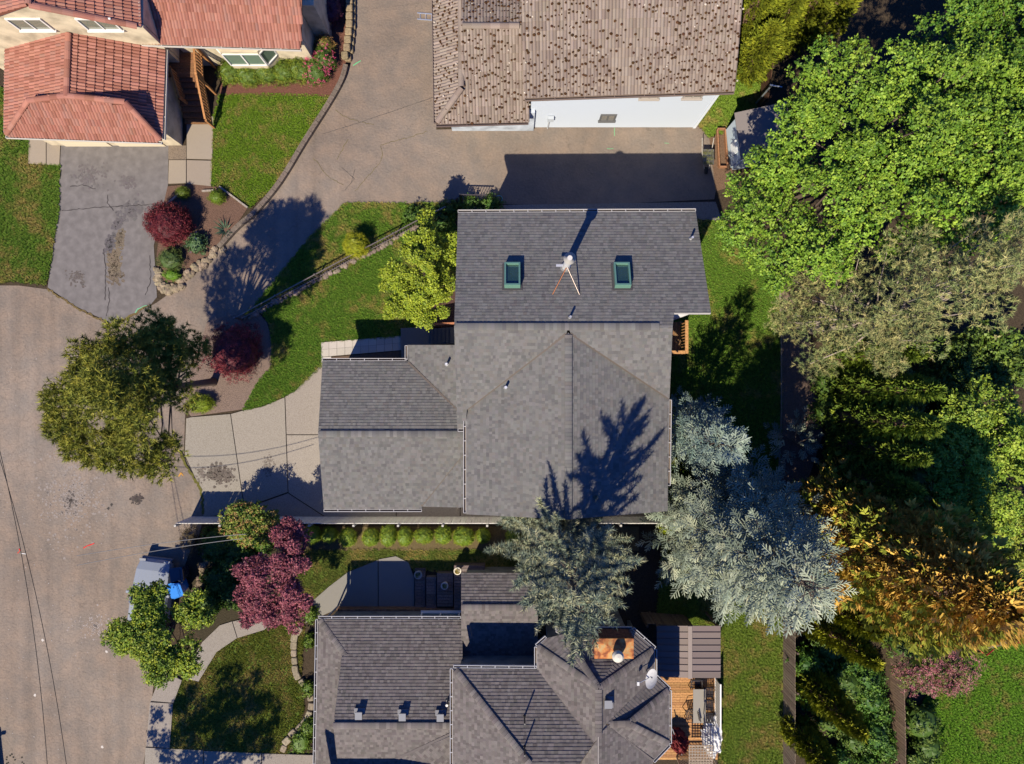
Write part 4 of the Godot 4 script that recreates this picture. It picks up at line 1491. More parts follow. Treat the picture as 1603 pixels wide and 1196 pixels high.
func build_south_house() -> void:
	rng.seed = 61
	var h := thing("brown_shingle_house", "brownish grey shingled house with many hips and a rusty chimney cap", "house")
	var trim := lin(0.3, 0.28, 0.28)
	var N := [[499, 968, 2.7], [722, 968, 2.7], [615, 1136, 4.6]]
	var Wst := [[499, 968, 2.7], [494, 1196, 2.7], [538, 1027, 3.24]]
	var S := [[522, 1136, 4.6], [706, 1136, 4.6], [600, 1250, 3.2]]
	var MN := [[712, 1047, 5.2], [841, 1047, 5.2], [829, 1196, 6.9]]
	var MW := [[709, 1046, 5.2], [709, 1150, 5.2], [829, 1196, 6.9]]
	var TW := [[841, 1048, 5.2], [841, 1012, 5.2], [936, 1078, 6.7]]
	var TE := [[1024, 1017, 5.2], [1024, 1058, 5.2], [937, 1078, 6.7]]
	shingled(h, [
		[N, [[501, 970], [724, 970], [724, 1060], [714, 1060], [712, 1136], [522, 1136], [535, 1028], [541, 1026]]],
		[Wst, [[499, 970], [540, 1026], [535, 1028], [522, 1136], [536, 1260], [490, 1270]]],
		[S, [[522, 1137], [714, 1137], [714, 1147], [612, 1192], [560, 1260], [536, 1260]]],
		[[[612, 1192, 3.9], [714, 1147, 4.6], [640, 1280, 3.6]], [[612, 1193], [714, 1148], [714, 1280], [560, 1280]]],
		[MN, [[712, 1047], [841, 1048], [931, 1162], [907, 1196], [870, 1250], [829, 1196]]],
		[MW, [[709, 1047], [829, 1197], [870, 1251], [709, 1270]]],
		[TW, [[841, 1048], [841, 1013], [936, 1077], [936, 1156], [931, 1162]]],
		[[[841, 1012, 5.2], [862, 994, 5.2], [936, 1077, 6.7]], [[841, 1012], [856, 999], [885, 992], [936, 1076]]],
		[[[885, 987, 5.2], [990, 987, 5.2], [937, 1076, 6.7]], [[870, 988], [990, 987], [962, 1035], [937, 1076], [886, 1000]]],
		[[[990, 987, 5.2], [1024, 1016, 5.2], [937, 1077, 6.7]], [[990, 987], [1024, 1016], [937, 1077], [962, 1035]]],
		[TE, [[937, 1077], [1024, 1017], [1024, 1058], [950, 1132], [937, 1150]]],
		[[[1024, 1058, 5.2], [1047, 1080, 5.2], [960, 1132, 6.38]], [[1024, 1058], [1047, 1080], [985, 1133], [950, 1133]]],
		[[[1047, 1082, 5.2], [1047, 1164, 5.2], [985, 1133, 6.3]], [[1047, 1081], [1047, 1165], [985, 1133]]],
		[[[1047, 1165, 5.2], [1022, 1191, 5.2], [960, 1136, 6.38]], [[985, 1134], [1047, 1165], [1022, 1191], [953, 1136]]],
		[TE, [[937, 1150], [952, 1136], [1022, 1192], [1022, 1260], [937, 1260]]],
		[TW, [[936, 1156], [936, 1260], [880, 1260], [908, 1196], [932, 1162]]],
		[[[722, 897, 3.0], [838, 897, 3.0], [780, 951, 3.75]], [[722, 897], [842, 897], [842, 950], [722, 950]]],
		[[[722, 951, 3.75], [838, 951, 3.75], [780, 1030, 2.75]], [[722, 951], [842, 951], [842, 1040], [722, 1040]]],
	], BROWN_SHINGLE, trim)
	for q in [[[501, 971, 2.72], [540, 1026, 3.36]], [[522, 1136, 4.62], [704, 1136, 4.62]], [[713, 1049, 5.24], [829, 1196, 6.92]], [[937, 1079, 6.72], [937, 1152, 6.72]], [[842, 1013, 5.25], [936, 1077, 6.72]], [[886, 998, 5.5], [936, 1076, 6.72]], [[1022, 1018, 5.26], [938, 1077, 6.72]], [[1046, 1081, 5.24], [985, 1132, 6.34]], [[1046, 1164, 5.24], [986, 1134, 6.34]], [[954, 1134, 6.4], [985, 1133, 6.36]], [[722, 951, 3.77], [840, 951, 3.77]], [[990, 989, 5.28], [962, 1035, 6.1]]]:
		cap_marks(h, q[0], q[1], BROWN_SHINGLE)
	for q in [[[841, 1049, 5.22], [931, 1162, 6.55]], [[950, 1132, 6.42], [1024, 1060, 5.25]], [[952, 1137, 6.42], [1022, 1191, 5.26]], [[612, 1192, 3.95], [712, 1146, 4.55]]]:
		var g := Geo.new()
		g.bar(P(q[0][0], q[0][1], q[0][2]), P(q[1][0], q[1][1], q[1][2]), 0.12, 0.03, lin(0.1, 0.09, 0.085))
		part("valley_flashing", g, mat.plain, h)
	var gut := lin(0.34, 0.34, 0.355)
	for q in [[[499, 969, 2.7], [721, 969, 2.7], 0, -1], [[498, 970, 2.7], [494, 1196, 2.7], -1, 0], [[710, 1046, 5.2], [840, 1047, 5.2], 0, -1], [[709, 1047, 5.2], [709, 1200, 5.2], -1, 0], [[841, 1046, 5.2], [841, 1013, 5.2], -1, 0], [[841, 1012, 5.2], [856, 999, 5.2], -1, -1], [[870, 987, 5.2], [989, 986, 5.2], 0, -1], [[990, 986, 5.2], [1024, 1016, 5.2], 1, -1], [[1024, 1017, 5.2], [1024, 1057, 5.2], 1, 0], [[1024, 1058, 5.2], [1047, 1080, 5.2], 1, -1], [[1047, 1081, 5.2], [1047, 1164, 5.2], 1, 0], [[1047, 1165, 5.2], [1022, 1191, 5.2], 1, 1]]:
		gutter(h, P(q[0][0], q[0][1], q[0][2]), P(q[1][0], q[1][1], q[1][2]), Vector3(q[2], 0, q[3]), gut)
	var wall := lin(0.17, 0.18, 0.17)
	block_walls(h, -9.0, 11.75, -2.7, 18.5, 2.55, wall, mat.wall)
	block_walls(h, -2.4, 13.15, 1.3, 20.0, 5.0, wall, mat.wall)
	wall_panel(h, [P(858, 1006, 5.05) * Vector3(1, 0, 1), P(986, 996, 5.05) * Vector3(1, 0, 1), P(986, 996, 5.05), P(858, 1006, 5.05)], Vector3(0, 0, -1), wall, mat.wall)
	rect_wall(h, 6.15, 12.4, 6.15, 17.0, 5.0, wall, mat.wall, Vector3(1, 0, 0))
	rect_wall(h, -2.3, 9.6, 1.2, 9.6, 2.9, wall, mat.wall, Vector3(0, 0, -1))
	rect_wall(h, -2.3, 9.8, -2.3, 13.0, 2.8, wall, mat.wall, Vector3(-1, 0, 0))
	# brick base course seen under the eave and the window above it
	var br := Geo.new()
	for row in 6:
		for i in 30:
			br.box(Vector3(-8.9 + i * 0.205 + (row % 2) * 0.1, 0.08 + row * 0.09, 11.7), Vector3(0.195, 0.08, 0.1), vary(lin(0.22, 0.13, 0.08), 0.25))
	stuff(part("brick_base", br, mat.stone, h))
	window_unit(h, Vector3(-3.6, 1.55, 11.74), Vector3(1, 0, 0), Vector3(0, 0, -1), 1.9, 1.2, 2)
	var dsp := Geo.new()
	dsp.bar(Vector3(-9.1, 2.5, 11.55), Vector3(-9.05, 0.1, 11.65), 0.08, 0.06, gut)
	part("downspout", dsp, mat.paint, h)
	# taller wing to the south whose eave shades the near slopes
	var wing := thing("south_wing", "taller brown shingled wing at the south end of the hipped house", "house")
	block_walls(wing, -9.6, 20.2, -3.0, 26.0, 6.2, wall, mat.wall)
	shingle_slope(wing, [Vector3(-10.2, 6.3, 19.25), Vector3(-2.6, 6.3, 19.25), Vector3(-2.6, 8.0, 23.0), Vector3(-10.2, 8.0, 23.0)], BROWN_SHINGLE, trim)
	shingle_slope(wing, [Vector3(-10.2, 8.0, 23.02), Vector3(-2.6, 8.0, 23.02), Vector3(-2.6, 6.3, 26.4), Vector3(-10.2, 6.3, 26.4)], BROWN_SHINGLE, trim)
	for q in [[563, 1117], [631, 1119], [690, 1120]]:
		roof_box_vent(h, slope(N, [q])[0], 0.0)
	roof_box_vent(h, slope(TE, [[951, 1099]])[0], 0.0)
	roof_pipe(h, slope(N, [[701, 1097]])[0], 0.5, 0.06, lin(0.2, 0.2, 0.2))
	for q in [[821, 1121], [821, 1169]]:
		roof_pipe(h, slope(MN, [q])[0], 0.75, 0.035, lin(0.06, 0.06, 0.06))
	# chimney
	var ch := Geo.new()
	var cc := P(961.5, 1016, 6.6)
	for row in 14:
		for i in 8:
			var u := -0.72 + i * 0.206 + (row % 2) * 0.1 - 0.05
			for s in [-1.0, 1.0]:
				ch.box(Vector3(cc.x + u, 6.46 - row * 0.09, cc.z + s * 0.34), Vector3(0.195, 0.08, 0.1), vary(lin(0.17, 0.08, 0.06), 0.25))
		for i in 3:
			for s in [-1.0, 1.0]:
				ch.box(Vector3(cc.x + s * 0.78, 6.46 - row * 0.09, cc.z - 0.22 + i * 0.21), Vector3(0.1, 0.08, 0.195), vary(lin(0.17, 0.08, 0.06), 0.25))
	ch.box(cc - Vector3(0, 1.25, 0), Vector3(1.5, 2.2, 0.62), lin(0.2, 0.18, 0.16))
	var chimney := part("chimney", ch, mat.stone, h)
	stuff(chimney)
	var cap := Geo.new()
	var top := [Vector3(cc.x - 0.84, 6.56, cc.z - 0.43), Vector3(cc.x + 0.84, 6.56, cc.z - 0.43), Vector3(cc.x + 0.84, 6.56, cc.z + 0.43), Vector3(cc.x - 0.84, 6.56, cc.z + 0.43)]
	for i in 4:
		cap.face([top[i], top[(i + 1) % 4], cc + Vector3(0, 0.1, 0)], Vector3.UP, lin(1, 1, 1))
		var a: Vector3 = top[i]
		var b: Vector3 = top[(i + 1) % 4]
		cap.face([a, b, b - Vector3(0, 0.1, 0), a - Vector3(0, 0.1, 0)], (a + b) * 0.5 - cc, lin(1, 1, 1))
	var rust := grained(ramp_texture(512, noise(FastNoiseLite.TYPE_SIMPLEX, 0.012, 33, 5), [[0.2, lin(0.15, 0.05, 0.025)], [0.42, lin(0.34, 0.12, 0.04)], [0.58, lin(0.38, 0.18, 0.06)], [0.8, lin(0.33, 0.22, 0.1)]]), 2.6, 0.8)
	part("chimney_cap", cap, rust, chimney)
	var fl := Geo.new()
	fl.lathe(cc + Vector3(0.1, 0.05, 0.16), [[0.12, 0.0], [0.12, 0.22], [0.24, 0.26], [0.25, 0.4], [0.17, 0.52], [0.0, 0.56]], 18, lin(0.45, 0.42, 0.36))
	part("flue_cowl", fl, mat.paint, chimney)
	# satellite dish
	var d := thing("satellite_dish", "grey oval satellite dish on the eave of the hipped brown roof", "satellite dish", P(1013, 1052, 5.6))
	var dg := Geo.new()
	var db := Basis(Vector3.UP, -0.35) * Basis(Vector3(0, 0, 1), 0.95)
	for k in 20:
		for r in 3:
			var q := []
			for c in [[k, r], [k + 1, r], [k + 1, r + 1], [k, r + 1]]:
				var a: float = TAU * c[0] / 20
				var rr: float = c[1] / 3.0
				q.append(Vector3(0.15, 0.45, 0.12) + db * Vector3(cos(a) * rr * 0.3, rr * rr * 0.08, sin(a) * rr * 0.44))
			dg.face([q[0], q[1], q[2]], db * Vector3.UP, lin(0.42, 0.42, 0.43))
			dg.face([q[0], q[2], q[3]], db * Vector3.UP, lin(0.42, 0.42, 0.43))
	part("reflector", dg, mat.paint, d)
	var ag := Geo.new()
	ag.tube([Vector3(0, -0.15, 0), Vector3(0.02, 0.25, 0.02), Vector3(0.15, 0.45, 0.1)], [0.03, 0.03, 0.03], 8, lin(0.35, 0.35, 0.35))
	part("mast", ag, mat.metal, d)
	var arm := Geo.new()
	arm.tube([Vector3(0.1, 0.3, 0.1), Vector3(-0.45, 0.55, 0.25)], [0.02, 0.02], 6, lin(0.5, 0.5, 0.5))
	part("feed_arm", arm, mat.metal, d)
	var lnb := Geo.new()
	lnb.box(Vector3(-0.5, 0.58, 0.26), Vector3(0.1, 0.1, 0.16), lin(0.45, 0.45, 0.45))
	part("receiver", lnb, mat.paint, d)


func tiled(h: Node, list: Array, pal: Array, trim: Color, quota: int, wide := 0.15, course := 0.36, moss := 0.0) -> void:
	for s in list:
		quota -= tile_slope(h, slope(s[0], s[1]), pal, trim, quota, wide, course, moss)


func build_red_house() -> void:
	rng.seed = 71
	var trim := lin(0.16, 0.06, 0.04)
	var cream := lin(0.55, 0.47, 0.33)
	var gar := thing("red_tile_garage", "garage with red barrel tile hip roof and cream walls", "garage")
	var L := [[12, 64, 2.9], [10, 211, 2.9], [105, 100, 4.5]]
	var R := [[258, 77, 2.9], [253, 220, 2.9], [105, 100, 4.5]]
	var F := [[9, 211, 2.9], [253, 220, 2.9], [104, 150, 4.45]]
	tiled(gar, [[R, [[108, 50], [258, 77], [253, 220], [196, 160], [104, 150]]], [F, [[9, 212], [45, 158], [104, 150], [196, 160], [253, 221]]], [L, [[12, 64], [107, 50], [104, 150], [45, 158], [9, 212]]]], RED_TILE, trim, 300)
	cap_marks(gar, [107, 52, 4.56], [104, 150, 4.52], RED_TILE, false)
	var hipl: Array = slope(F, [[11, 210], [45, 158], [104, 150], [196, 160], [251, 218]])
	for i in 4:
		cap_run(gar, hipl[i] + Vector3(0, 0.06, 0), hipl[i + 1] + Vector3(0, 0.06, 0), RED_TILE, 0.14, 0.38, mat.tile, "ridge_tile", 0.8)
	var gut := lin(0.45, 0.42, 0.38)
	gutter(gar, P(9, 212, 2.9), P(253, 221, 2.9), Vector3(0, 0, 1), gut, 0.9)
	gutter(gar, P(258, 78, 2.9), P(254, 218, 2.9), Vector3(1, 0, 0), gut, 0.9)
	gutter(gar, P(12, 66, 2.9), P(10, 208, 2.9), Vector3(-1, 0, 0), gut, 0.9)
	var zf := P(130, 228).z
	block_walls(gar, -23.9, -15.8, -17.15, zf, 2.75, cream, mat.wall)
	for x in [-22.0, -19.2]:
		var dg := Geo.new()
		for k in 4:
			dg.box(Vector3(x, 0.25 + k * 0.54, zf + 0.02), Vector3(2.4, 0.52, 0.06), cream * 1.05)
		part("garage_door", dg, mat.paint, gar)
	var h := thing("red_tile_house", "cream house with red barrel tile roofs and a gable window wall", "house")
	tiled(h, [
		[[[45, 6, 7.1], [214, 41, 5.2], [212, 0, 5.2]], [[45, 6], [214, 41], [212, -120], [40, -120]]],
		[[[222, 66, 3.4], [471, 74, 3.4], [350, -40, 5.2]], [[228, -40], [223, 20], [222, 66], [471, 75], [473, -40]]],
		[[[45, 6, 7.1], [-60, 42, 5.8], [44, -60, 7.1]], [[45, 6], [-60, 42], [-60, -120], [40, -120]]],
	], RED_TILE, trim, 300)
	cap_marks(h, [45, 7, 7.16], [40, -110, 7.16], RED_TILE, false)
	cap_marks(h, [45, 7, 7.14], [213, 40, 5.26], RED_TILE, false)
	gutter(h, P(222, 67, 3.4), P(471, 75, 3.4), Vector3(0, 0, 1), gut, 0.9)
	gutter(h, P(214, 40, 5.2), P(212, -100, 5.2), Vector3(1, 0, 0), gut, 0.9)
	var z := -15.95
	wall_panel(h, [Vector3(-26, -0.1, z), Vector3(-16.6, -0.1, z), Vector3(-16.6, 5.0, z), Vector3(-20.4, 6.9, z), Vector3(-26, 5.2, z)], Vector3(0, 0, 1), cream, mat.wall)
	rect_wall(h, -16.6, z - 0.2, -16.6, -24.0, 5.0, cream, mat.wall, Vector3(1, 0, 0))
	for q in [[41, 38], [150, 40]]:
		var p := P(q[0], q[1], 5.6)
		window_unit(h, Vector3(p.x, 5.35, z), Vector3(1, 0, 0), Vector3(0, 0, 1), 1.5, 0.95, 2, lin(0.6, 0.58, 0.54), lin(0.16, 0.17, 0.13))
	var ze := P(400, 103).z
	rect_wall(h, -16.4, ze, -10.15, ze, 3.3, cream, mat.wall, Vector3(0, 0, 1))
	rect_wall(h, -10.15, ze - 0.2, -10.15, -26.0, 3.6, cream, mat.wall, Vector3(1, 0, 0))
	wall_panel(h, [Vector3(-10.15, 3.62, ze), Vector3(-10.15, 3.62, -26), Vector3(-10.15, 5.6, -20.5)], Vector3(1, 0, 0), cream, mat.wall, 0.16, "gable")
	var box := Geo.new()
	box.box(Vector3(-9.75, 1.7, -19.2), Vector3(0.75, 3.4, 2.8), cream)
	part("chimney_chase", box, mat.wall, h)
	# bay window
	var bay := Geo.new()
	var bx := P(408, 96).x
	bay.prism(PackedVector2Array([Vector2(bx - 1.5, ze), Vector2(bx + 1.3, ze), Vector2(bx + 0.8, ze + 0.55), Vector2(bx - 1.0, ze + 0.55)]), 0.4, 1.3, cream)
	bay.prism(PackedVector2Array([Vector2(bx - 1.5, ze), Vector2(bx + 1.3, ze), Vector2(bx + 0.8, ze + 0.55), Vector2(bx - 1.0, ze + 0.55)]), 2.55, 2.75, cream)
	var bay_part := part("bay_window", bay, mat.wall, h)
	for q in [[Vector2(bx - 1.0, ze + 0.53), Vector2(bx + 0.8, ze + 0.53), 2], [Vector2(bx + 0.8, ze + 0.53), Vector2(bx + 1.28, ze), 1], [Vector2(bx - 1.48, ze), Vector2(bx - 1.0, ze + 0.53), 1]]:
		var a := Vector3(q[0].x, 1.92, q[0].y)
		var b := Vector3(q[1].x, 1.92, q[1].y)
		var side := (b - a).normalized()
		var out := Vector3(-side.z, 0, side.x)
		var pane := Geo.new()
		var bb := Basis(side, Vector3.UP, out)
		pane.box((a + b) * 0.5, Vector3(a.distance_to(b) - 0.05, 1.25, 0.02), lin(0.12, 0.17, 0.13), bb)
		part("pane", pane, mat.dark_glass, bay_part)
		var fr := Geo.new()
		for k in q[2] + 1:
			fr.box(a.lerp(b, k / float(q[2])) + out * 0.02, Vector3(0.07, 1.25, 0.07), lin(0.62, 0.6, 0.56), bb)
		for s in [-1.0, 1.0]:
			fr.box((a + b) * 0.5 + Vector3(0, s * 0.6, 0) + out * 0.03, Vector3(a.distance_to(b) - 0.08, 0.07, 0.06), lin(0.62, 0.6, 0.56), bb)
		part("frame", fr, mat.paint, bay_part)
	# timber stairs up to the door
	var st := thing("timber_stairs", "brown timber porch stairs with slatted cedar railings beside garage", "stairs")
	var wood := lin(0.2, 0.1, 0.05)
	for i in 10:
		var g := Geo.new()
		g.box(Vector3((P(284, 80, 1.5)).x, 1.5, P(284, 78, 1.5).z + i * 0.145), Vector3(1.6, 0.04, 0.135), vary(wood, 0.15))
		part("deck_board", g, mat.wood, st)
	for i in 8:
		var g := Geo.new()
		var py := 122.0 + i * 9.5
		var hh := 1.35 - i * 0.17
		var c := P(290 + i * 2.6, py, hh)
		g.box(c - Vector3(0, 0.02, 0), Vector3(1.25, 0.05, 0.34), vary(wood, 0.1))
		g.box(c - Vector3(0, 0.1, -0.15), Vector3(1.25, 0.15, 0.03), vary(wood * 0.8, 0.1))
		part("step", g, mat.wood, st)
	var red := lin(0.36, 0.17, 0.07)
	for run in [[[303, 70, 2.45], [306, 112, 2.45], 8], [[306, 112, 2.45], [321, 186, 1.05], 14], [[265, 103, 2.3], [280, 150, 1.5], 9]]:
		var a := P(run[0][0], run[0][1], run[0][2])
		var b := P(run[1][0], run[1][1], run[1][2])
		var g := Geo.new()
		g.bar(a, b, 0.1, 0.05, red)
		g.bar(a - Vector3(0, 0.85, 0), b - Vector3(0, 0.85, 0), 0.05, 0.09, red)
		part("handrail", g, mat.wood, st)
		for i in run[2]:
			var bg := Geo.new()
			var c := a.lerp(b, (i + 0.5) / run[2])
			bg.box(c - Vector3(0, 0.45, 0), Vector3(0.045, 0.86, 0.06), vary(red, 0.12))
			part("baluster", bg, mat.wood, st)
	for q in [[306, 116, 2.4], [322, 188, 1.1], [304, 72, 2.4], [281, 152, 1.5]]:
		var p := P(q[0], q[1], q[2])
		var g := Geo.new()
		g.box(Vector3(p.x, q[2] * 0.5, p.z), Vector3(0.1, q[2], 0.1), red)
		part("post", g, mat.wood, st)


func build_white_house() -> void:
	rng.seed = 81
	var h := thing("white_walled_house", "white walled house with mossy brown barrel tile roof", "house")
	var trim := lin(0.13, 0.09, 0.065)
	tiled(h, [
		[[[822, 152, 5.2], [1150, 141, 5.2], [985, -60, 7.2]], [[820, 152], [1150, 141], [1166, -60], [815, -60]]],
		[[[683, 192, 2.6], [827, 189, 2.6], [770, 40, 4.3]], [[683, 193], [829, 189], [826, 150], [818, 40], [722, 40], [723, 138]]],
		[[[680, 0, 2.6], [683, 193, 2.6], [722, 100, 3.4]], [[683, 193], [722, 138], [721, -60], [679, -60]]],
		[[[722, 40, 4.3], [812, 40, 4.3], [770, -30, 3.5]], [[722, 39], [818, 39], [818, -60], [721, -60]]],
	], BROWN_TILE, trim, 300, 0.15, 0.38, 0.95)
	cap_marks(h, [722, 136, 3.46], [722, -50, 3.46], BROWN_TILE, false)
	cap_marks(h, [724, 40, 4.36], [812, 40, 4.36], BROWN_TILE, false)
	cap_marks(h, [684, 191, 2.66], [722, 138, 3.42], BROWN_TILE, false)
	var mg := Geo.new()
	for q in mosses:
		lump(mg, q[0], rng.randf_range(0.04, 0.08), vary(lin(0.055, 0.028, 0.014), 0.3))
		if rng.randf() < 0.12:
			lump(mg, q[0] + Vector3(rng.randf_range(-0.2, 0.2), -0.03, rng.randf_range(-0.2, 0.2)), rng.randf_range(0.03, 0.06), vary(lin(0.4, 0.35, 0.29), 0.15))
	stuff(part("moss", mg, mat.plain, h))
	gutter(h, P(683, 194, 2.6), P(827, 190, 2.6), Vector3(0, 0, 1), lin(0.12, 0.09, 0.08), 1.2)
	gutter(h, P(680, 0, 2.6), P(683, 192, 2.6), Vector3(-1, 0, 0), lin(0.12, 0.09, 0.08), 1.2)
	gutter(h, P(822, 153, 5.2), P(1149, 142, 5.2), Vector3(0, 0, 1), lin(0.16, 0.12, 0.1), 1.2)
	var white := lin(0.42, 0.465, 0.52)
	var z := -13.25
	var x0: float = P(829, 199).x
	var x1: float = P(1087, 193).x
	# lapped siding
	var g := Geo.new()
	var yy := 0.1
	while yy < 5.0:
		var t := minf(yy + 0.2, 5.02)
		g.face([Vector3(x0, yy, z + 0.022), Vector3(x1, yy, z + 0.022), Vector3(x1, t, z + 0.006), Vector3(x0, t, z + 0.006)], Vector3(0, 0, 1), white)
		g.face([Vector3(x0, yy, z + 0.022), Vector3(x1, yy, z + 0.022), Vector3(x1, yy, z), Vector3(x0, yy, z)], Vector3.DOWN, white)
		yy += 0.2
	stuff(part("siding", g, mat.paint, h))
	rect_wall(h, x0, z, x1, z, 5.0, white, mat.wall, Vector3(0, 0, 1))
	rect_wall(h, x1, z - 0.2, x1, -24, 5.0, white, mat.wall, Vector3(1, 0, 0))
	rect_wall(h, x0, z - 0.2, x0, -24, 5.0, white, mat.wall, Vector3(-1, 0, 0))
	var cb := Geo.new()
	cb.box(Vector3(x1 - 0.02, 2.5, z + 0.03), Vector3(0.14, 5.0, 0.05), lin(0.52, 0.56, 0.6))
	part("corner_board", cb, mat.paint, h)
	var zl := P(760, 205).z
	rect_wall(h, P(708, 205).x, zl, x0 + 0.2, zl, 2.5, white, mat.wall, Vector3(0, 0, 1))
	rect_wall(h, P(708, 205).x, zl - 0.2, P(708, 205).x, -24, 2.5, white, mat.wall, Vector3(-1, 0, 0))
	for q in [[1016, 3.9, 0.62], [1083, 3.95, 0.62]]:
		window_unit(h, Vector3(P(q[0], 149, q[1]).x, q[1] + 0.3, z + 0.02), Vector3(1, 0, 0), Vector3(0, 0, 1), q[2] + 0.2, 0.55, 2, lin(0.3, 0.27, 0.24), lin(0.12, 0.11, 0.1))
	window_unit(h, Vector3(P(952, 176, 1.6).x, 1.5, z + 0.02), Vector3(1, 0, 0), Vector3(0, 0, 1), 0.72, 0.75, 2, lin(0.1, 0.1, 0.1), lin(0.16, 0.15, 0.13))
	var mb := Geo.new()
	mb.box(Vector3(P(862, 182, 1.4).x, 1.5, z + 0.12), Vector3(0.3, 0.4, 0.16), lin(0.36, 0.39, 0.42))
	mb.bar(Vector3(P(860, 184, 1.2).x, 1.3, z + 0.07), Vector3(P(857, 200).x, 0.05, z + 0.07), 0.05, 0.05, lin(0.35, 0.36, 0.37))
	part("meter_box", mb, mat.paint, h)
	var ld := thing("aluminium_ladder", "short silver ladder lying on the asphalt beside brown tile roof", "ladder", P(664, 26) + Vector3(0, 0.05, 0))
	for s in [-1.0, 1.0]:
		var r := Geo.new()
		r.bar(Vector3(-0.35, 0, s * 0.16), Vector3(1.2, 0, s * 0.16 + 0.12), 0.05, 0.05, lin(0.45, 0.46, 0.48))
		part("rail", r, mat.metal, ld)
	for i in 5:
		var r := Geo.new()
		r.bar(Vector3(-0.2 + i * 0.3, 0, -0.16 + 0.023 * i), Vector3(-0.2 + i * 0.3, 0, 0.16 + 0.023 * i), 0.03, 0.03, lin(0.45, 0.46, 0.48))
		part("rung", r, mat.metal, ld)


# ---------------------------------------------------------------- fences and yard things
func board_fence(called: String, label: String, a: Vector3, b: Vector3, h: float, col: Color, bw: float, group := "") -> Node3D:
	var t := thing(called, label, "fence", Vector3.ZERO, group)
	var l := a.distance_to(b)
	var n := int(l / bw)
	var dir := (b - a).normalized()
	var side := dir.cross(Vector3.UP)
	var shared := []
	for k in 6:
		var g := Geo.new()
		g.box(Vector3(0, h * 0.5, 0), Vector3(bw * rng.randf_range(0.9, 0.96), h, 0.022), vary(col, 0.18))
		shared.append(g.mesh())
	for i in n:
		var o := part("board", shared[rng.randi() % 6], mat.wood, t)
		o.transform = Transform3D(Basis(dir, Vector3.UP, -side) * Basis(Vector3(0, 0, 1), rng.randf_range(-0.008, 0.008)), a + dir * (i + 0.5) * bw + Vector3(0, rng.randf_range(-0.02, 0.03), 0))
	for y in [0.3, h - 0.25]:
		var g := Geo.new()
		g.bar(a + side * 0.04 + Vector3(0, y, 0), b + side * 0.04 + Vector3(0, y, 0), 0.05, 0.09, col * 0.8)
		part("rail", g, mat.wood, t)
	var posts := int(l / 2.4) + 1
	for i in posts + 1:
		var g := Geo.new()
		var p := a.lerp(b, minf(1.0, i / float(posts)))
		g.box(p + side * 0.11 + Vector3(0, h * 0.5 + 0.05, 0), Vector3(0.1, h + 0.08, 0.1), col * 0.6)
		part("post", g, mat.wood, t)
	return t


func iron_fence(label: String, pts: Array, h: float, col: Color) -> void:
	var t := thing("iron_fence", label, "fence")
	for i in pts.size() - 1:
		var a := P(pts[i][0], pts[i][1])
		var b := P(pts[i + 1][0], pts[i + 1][1])
		for y in [0.12, h - 0.06]:
			var g := Geo.new()
			g.bar(a + Vector3(0, y, 0), b + Vector3(0, y, 0), 0.05, 0.045, col)
			part("rail", g, mat.metal, t)
		var n := int(a.distance_to(b) / 0.13)
		for k in n:
			var g := Geo.new()
			var p := a.lerp(b, (k + 0.5) / n)
			g.box(p + Vector3(0, h * 0.5, 0), Vector3(0.022, h, 0.022), col)
			part("picket", g, mat.metal, t)
		var g2 := Geo.new()
		g2.box(a + Vector3(0, h * 0.52, 0), Vector3(0.07, h * 1.05, 0.07), col)
		part("post", g2, mat.metal, t)


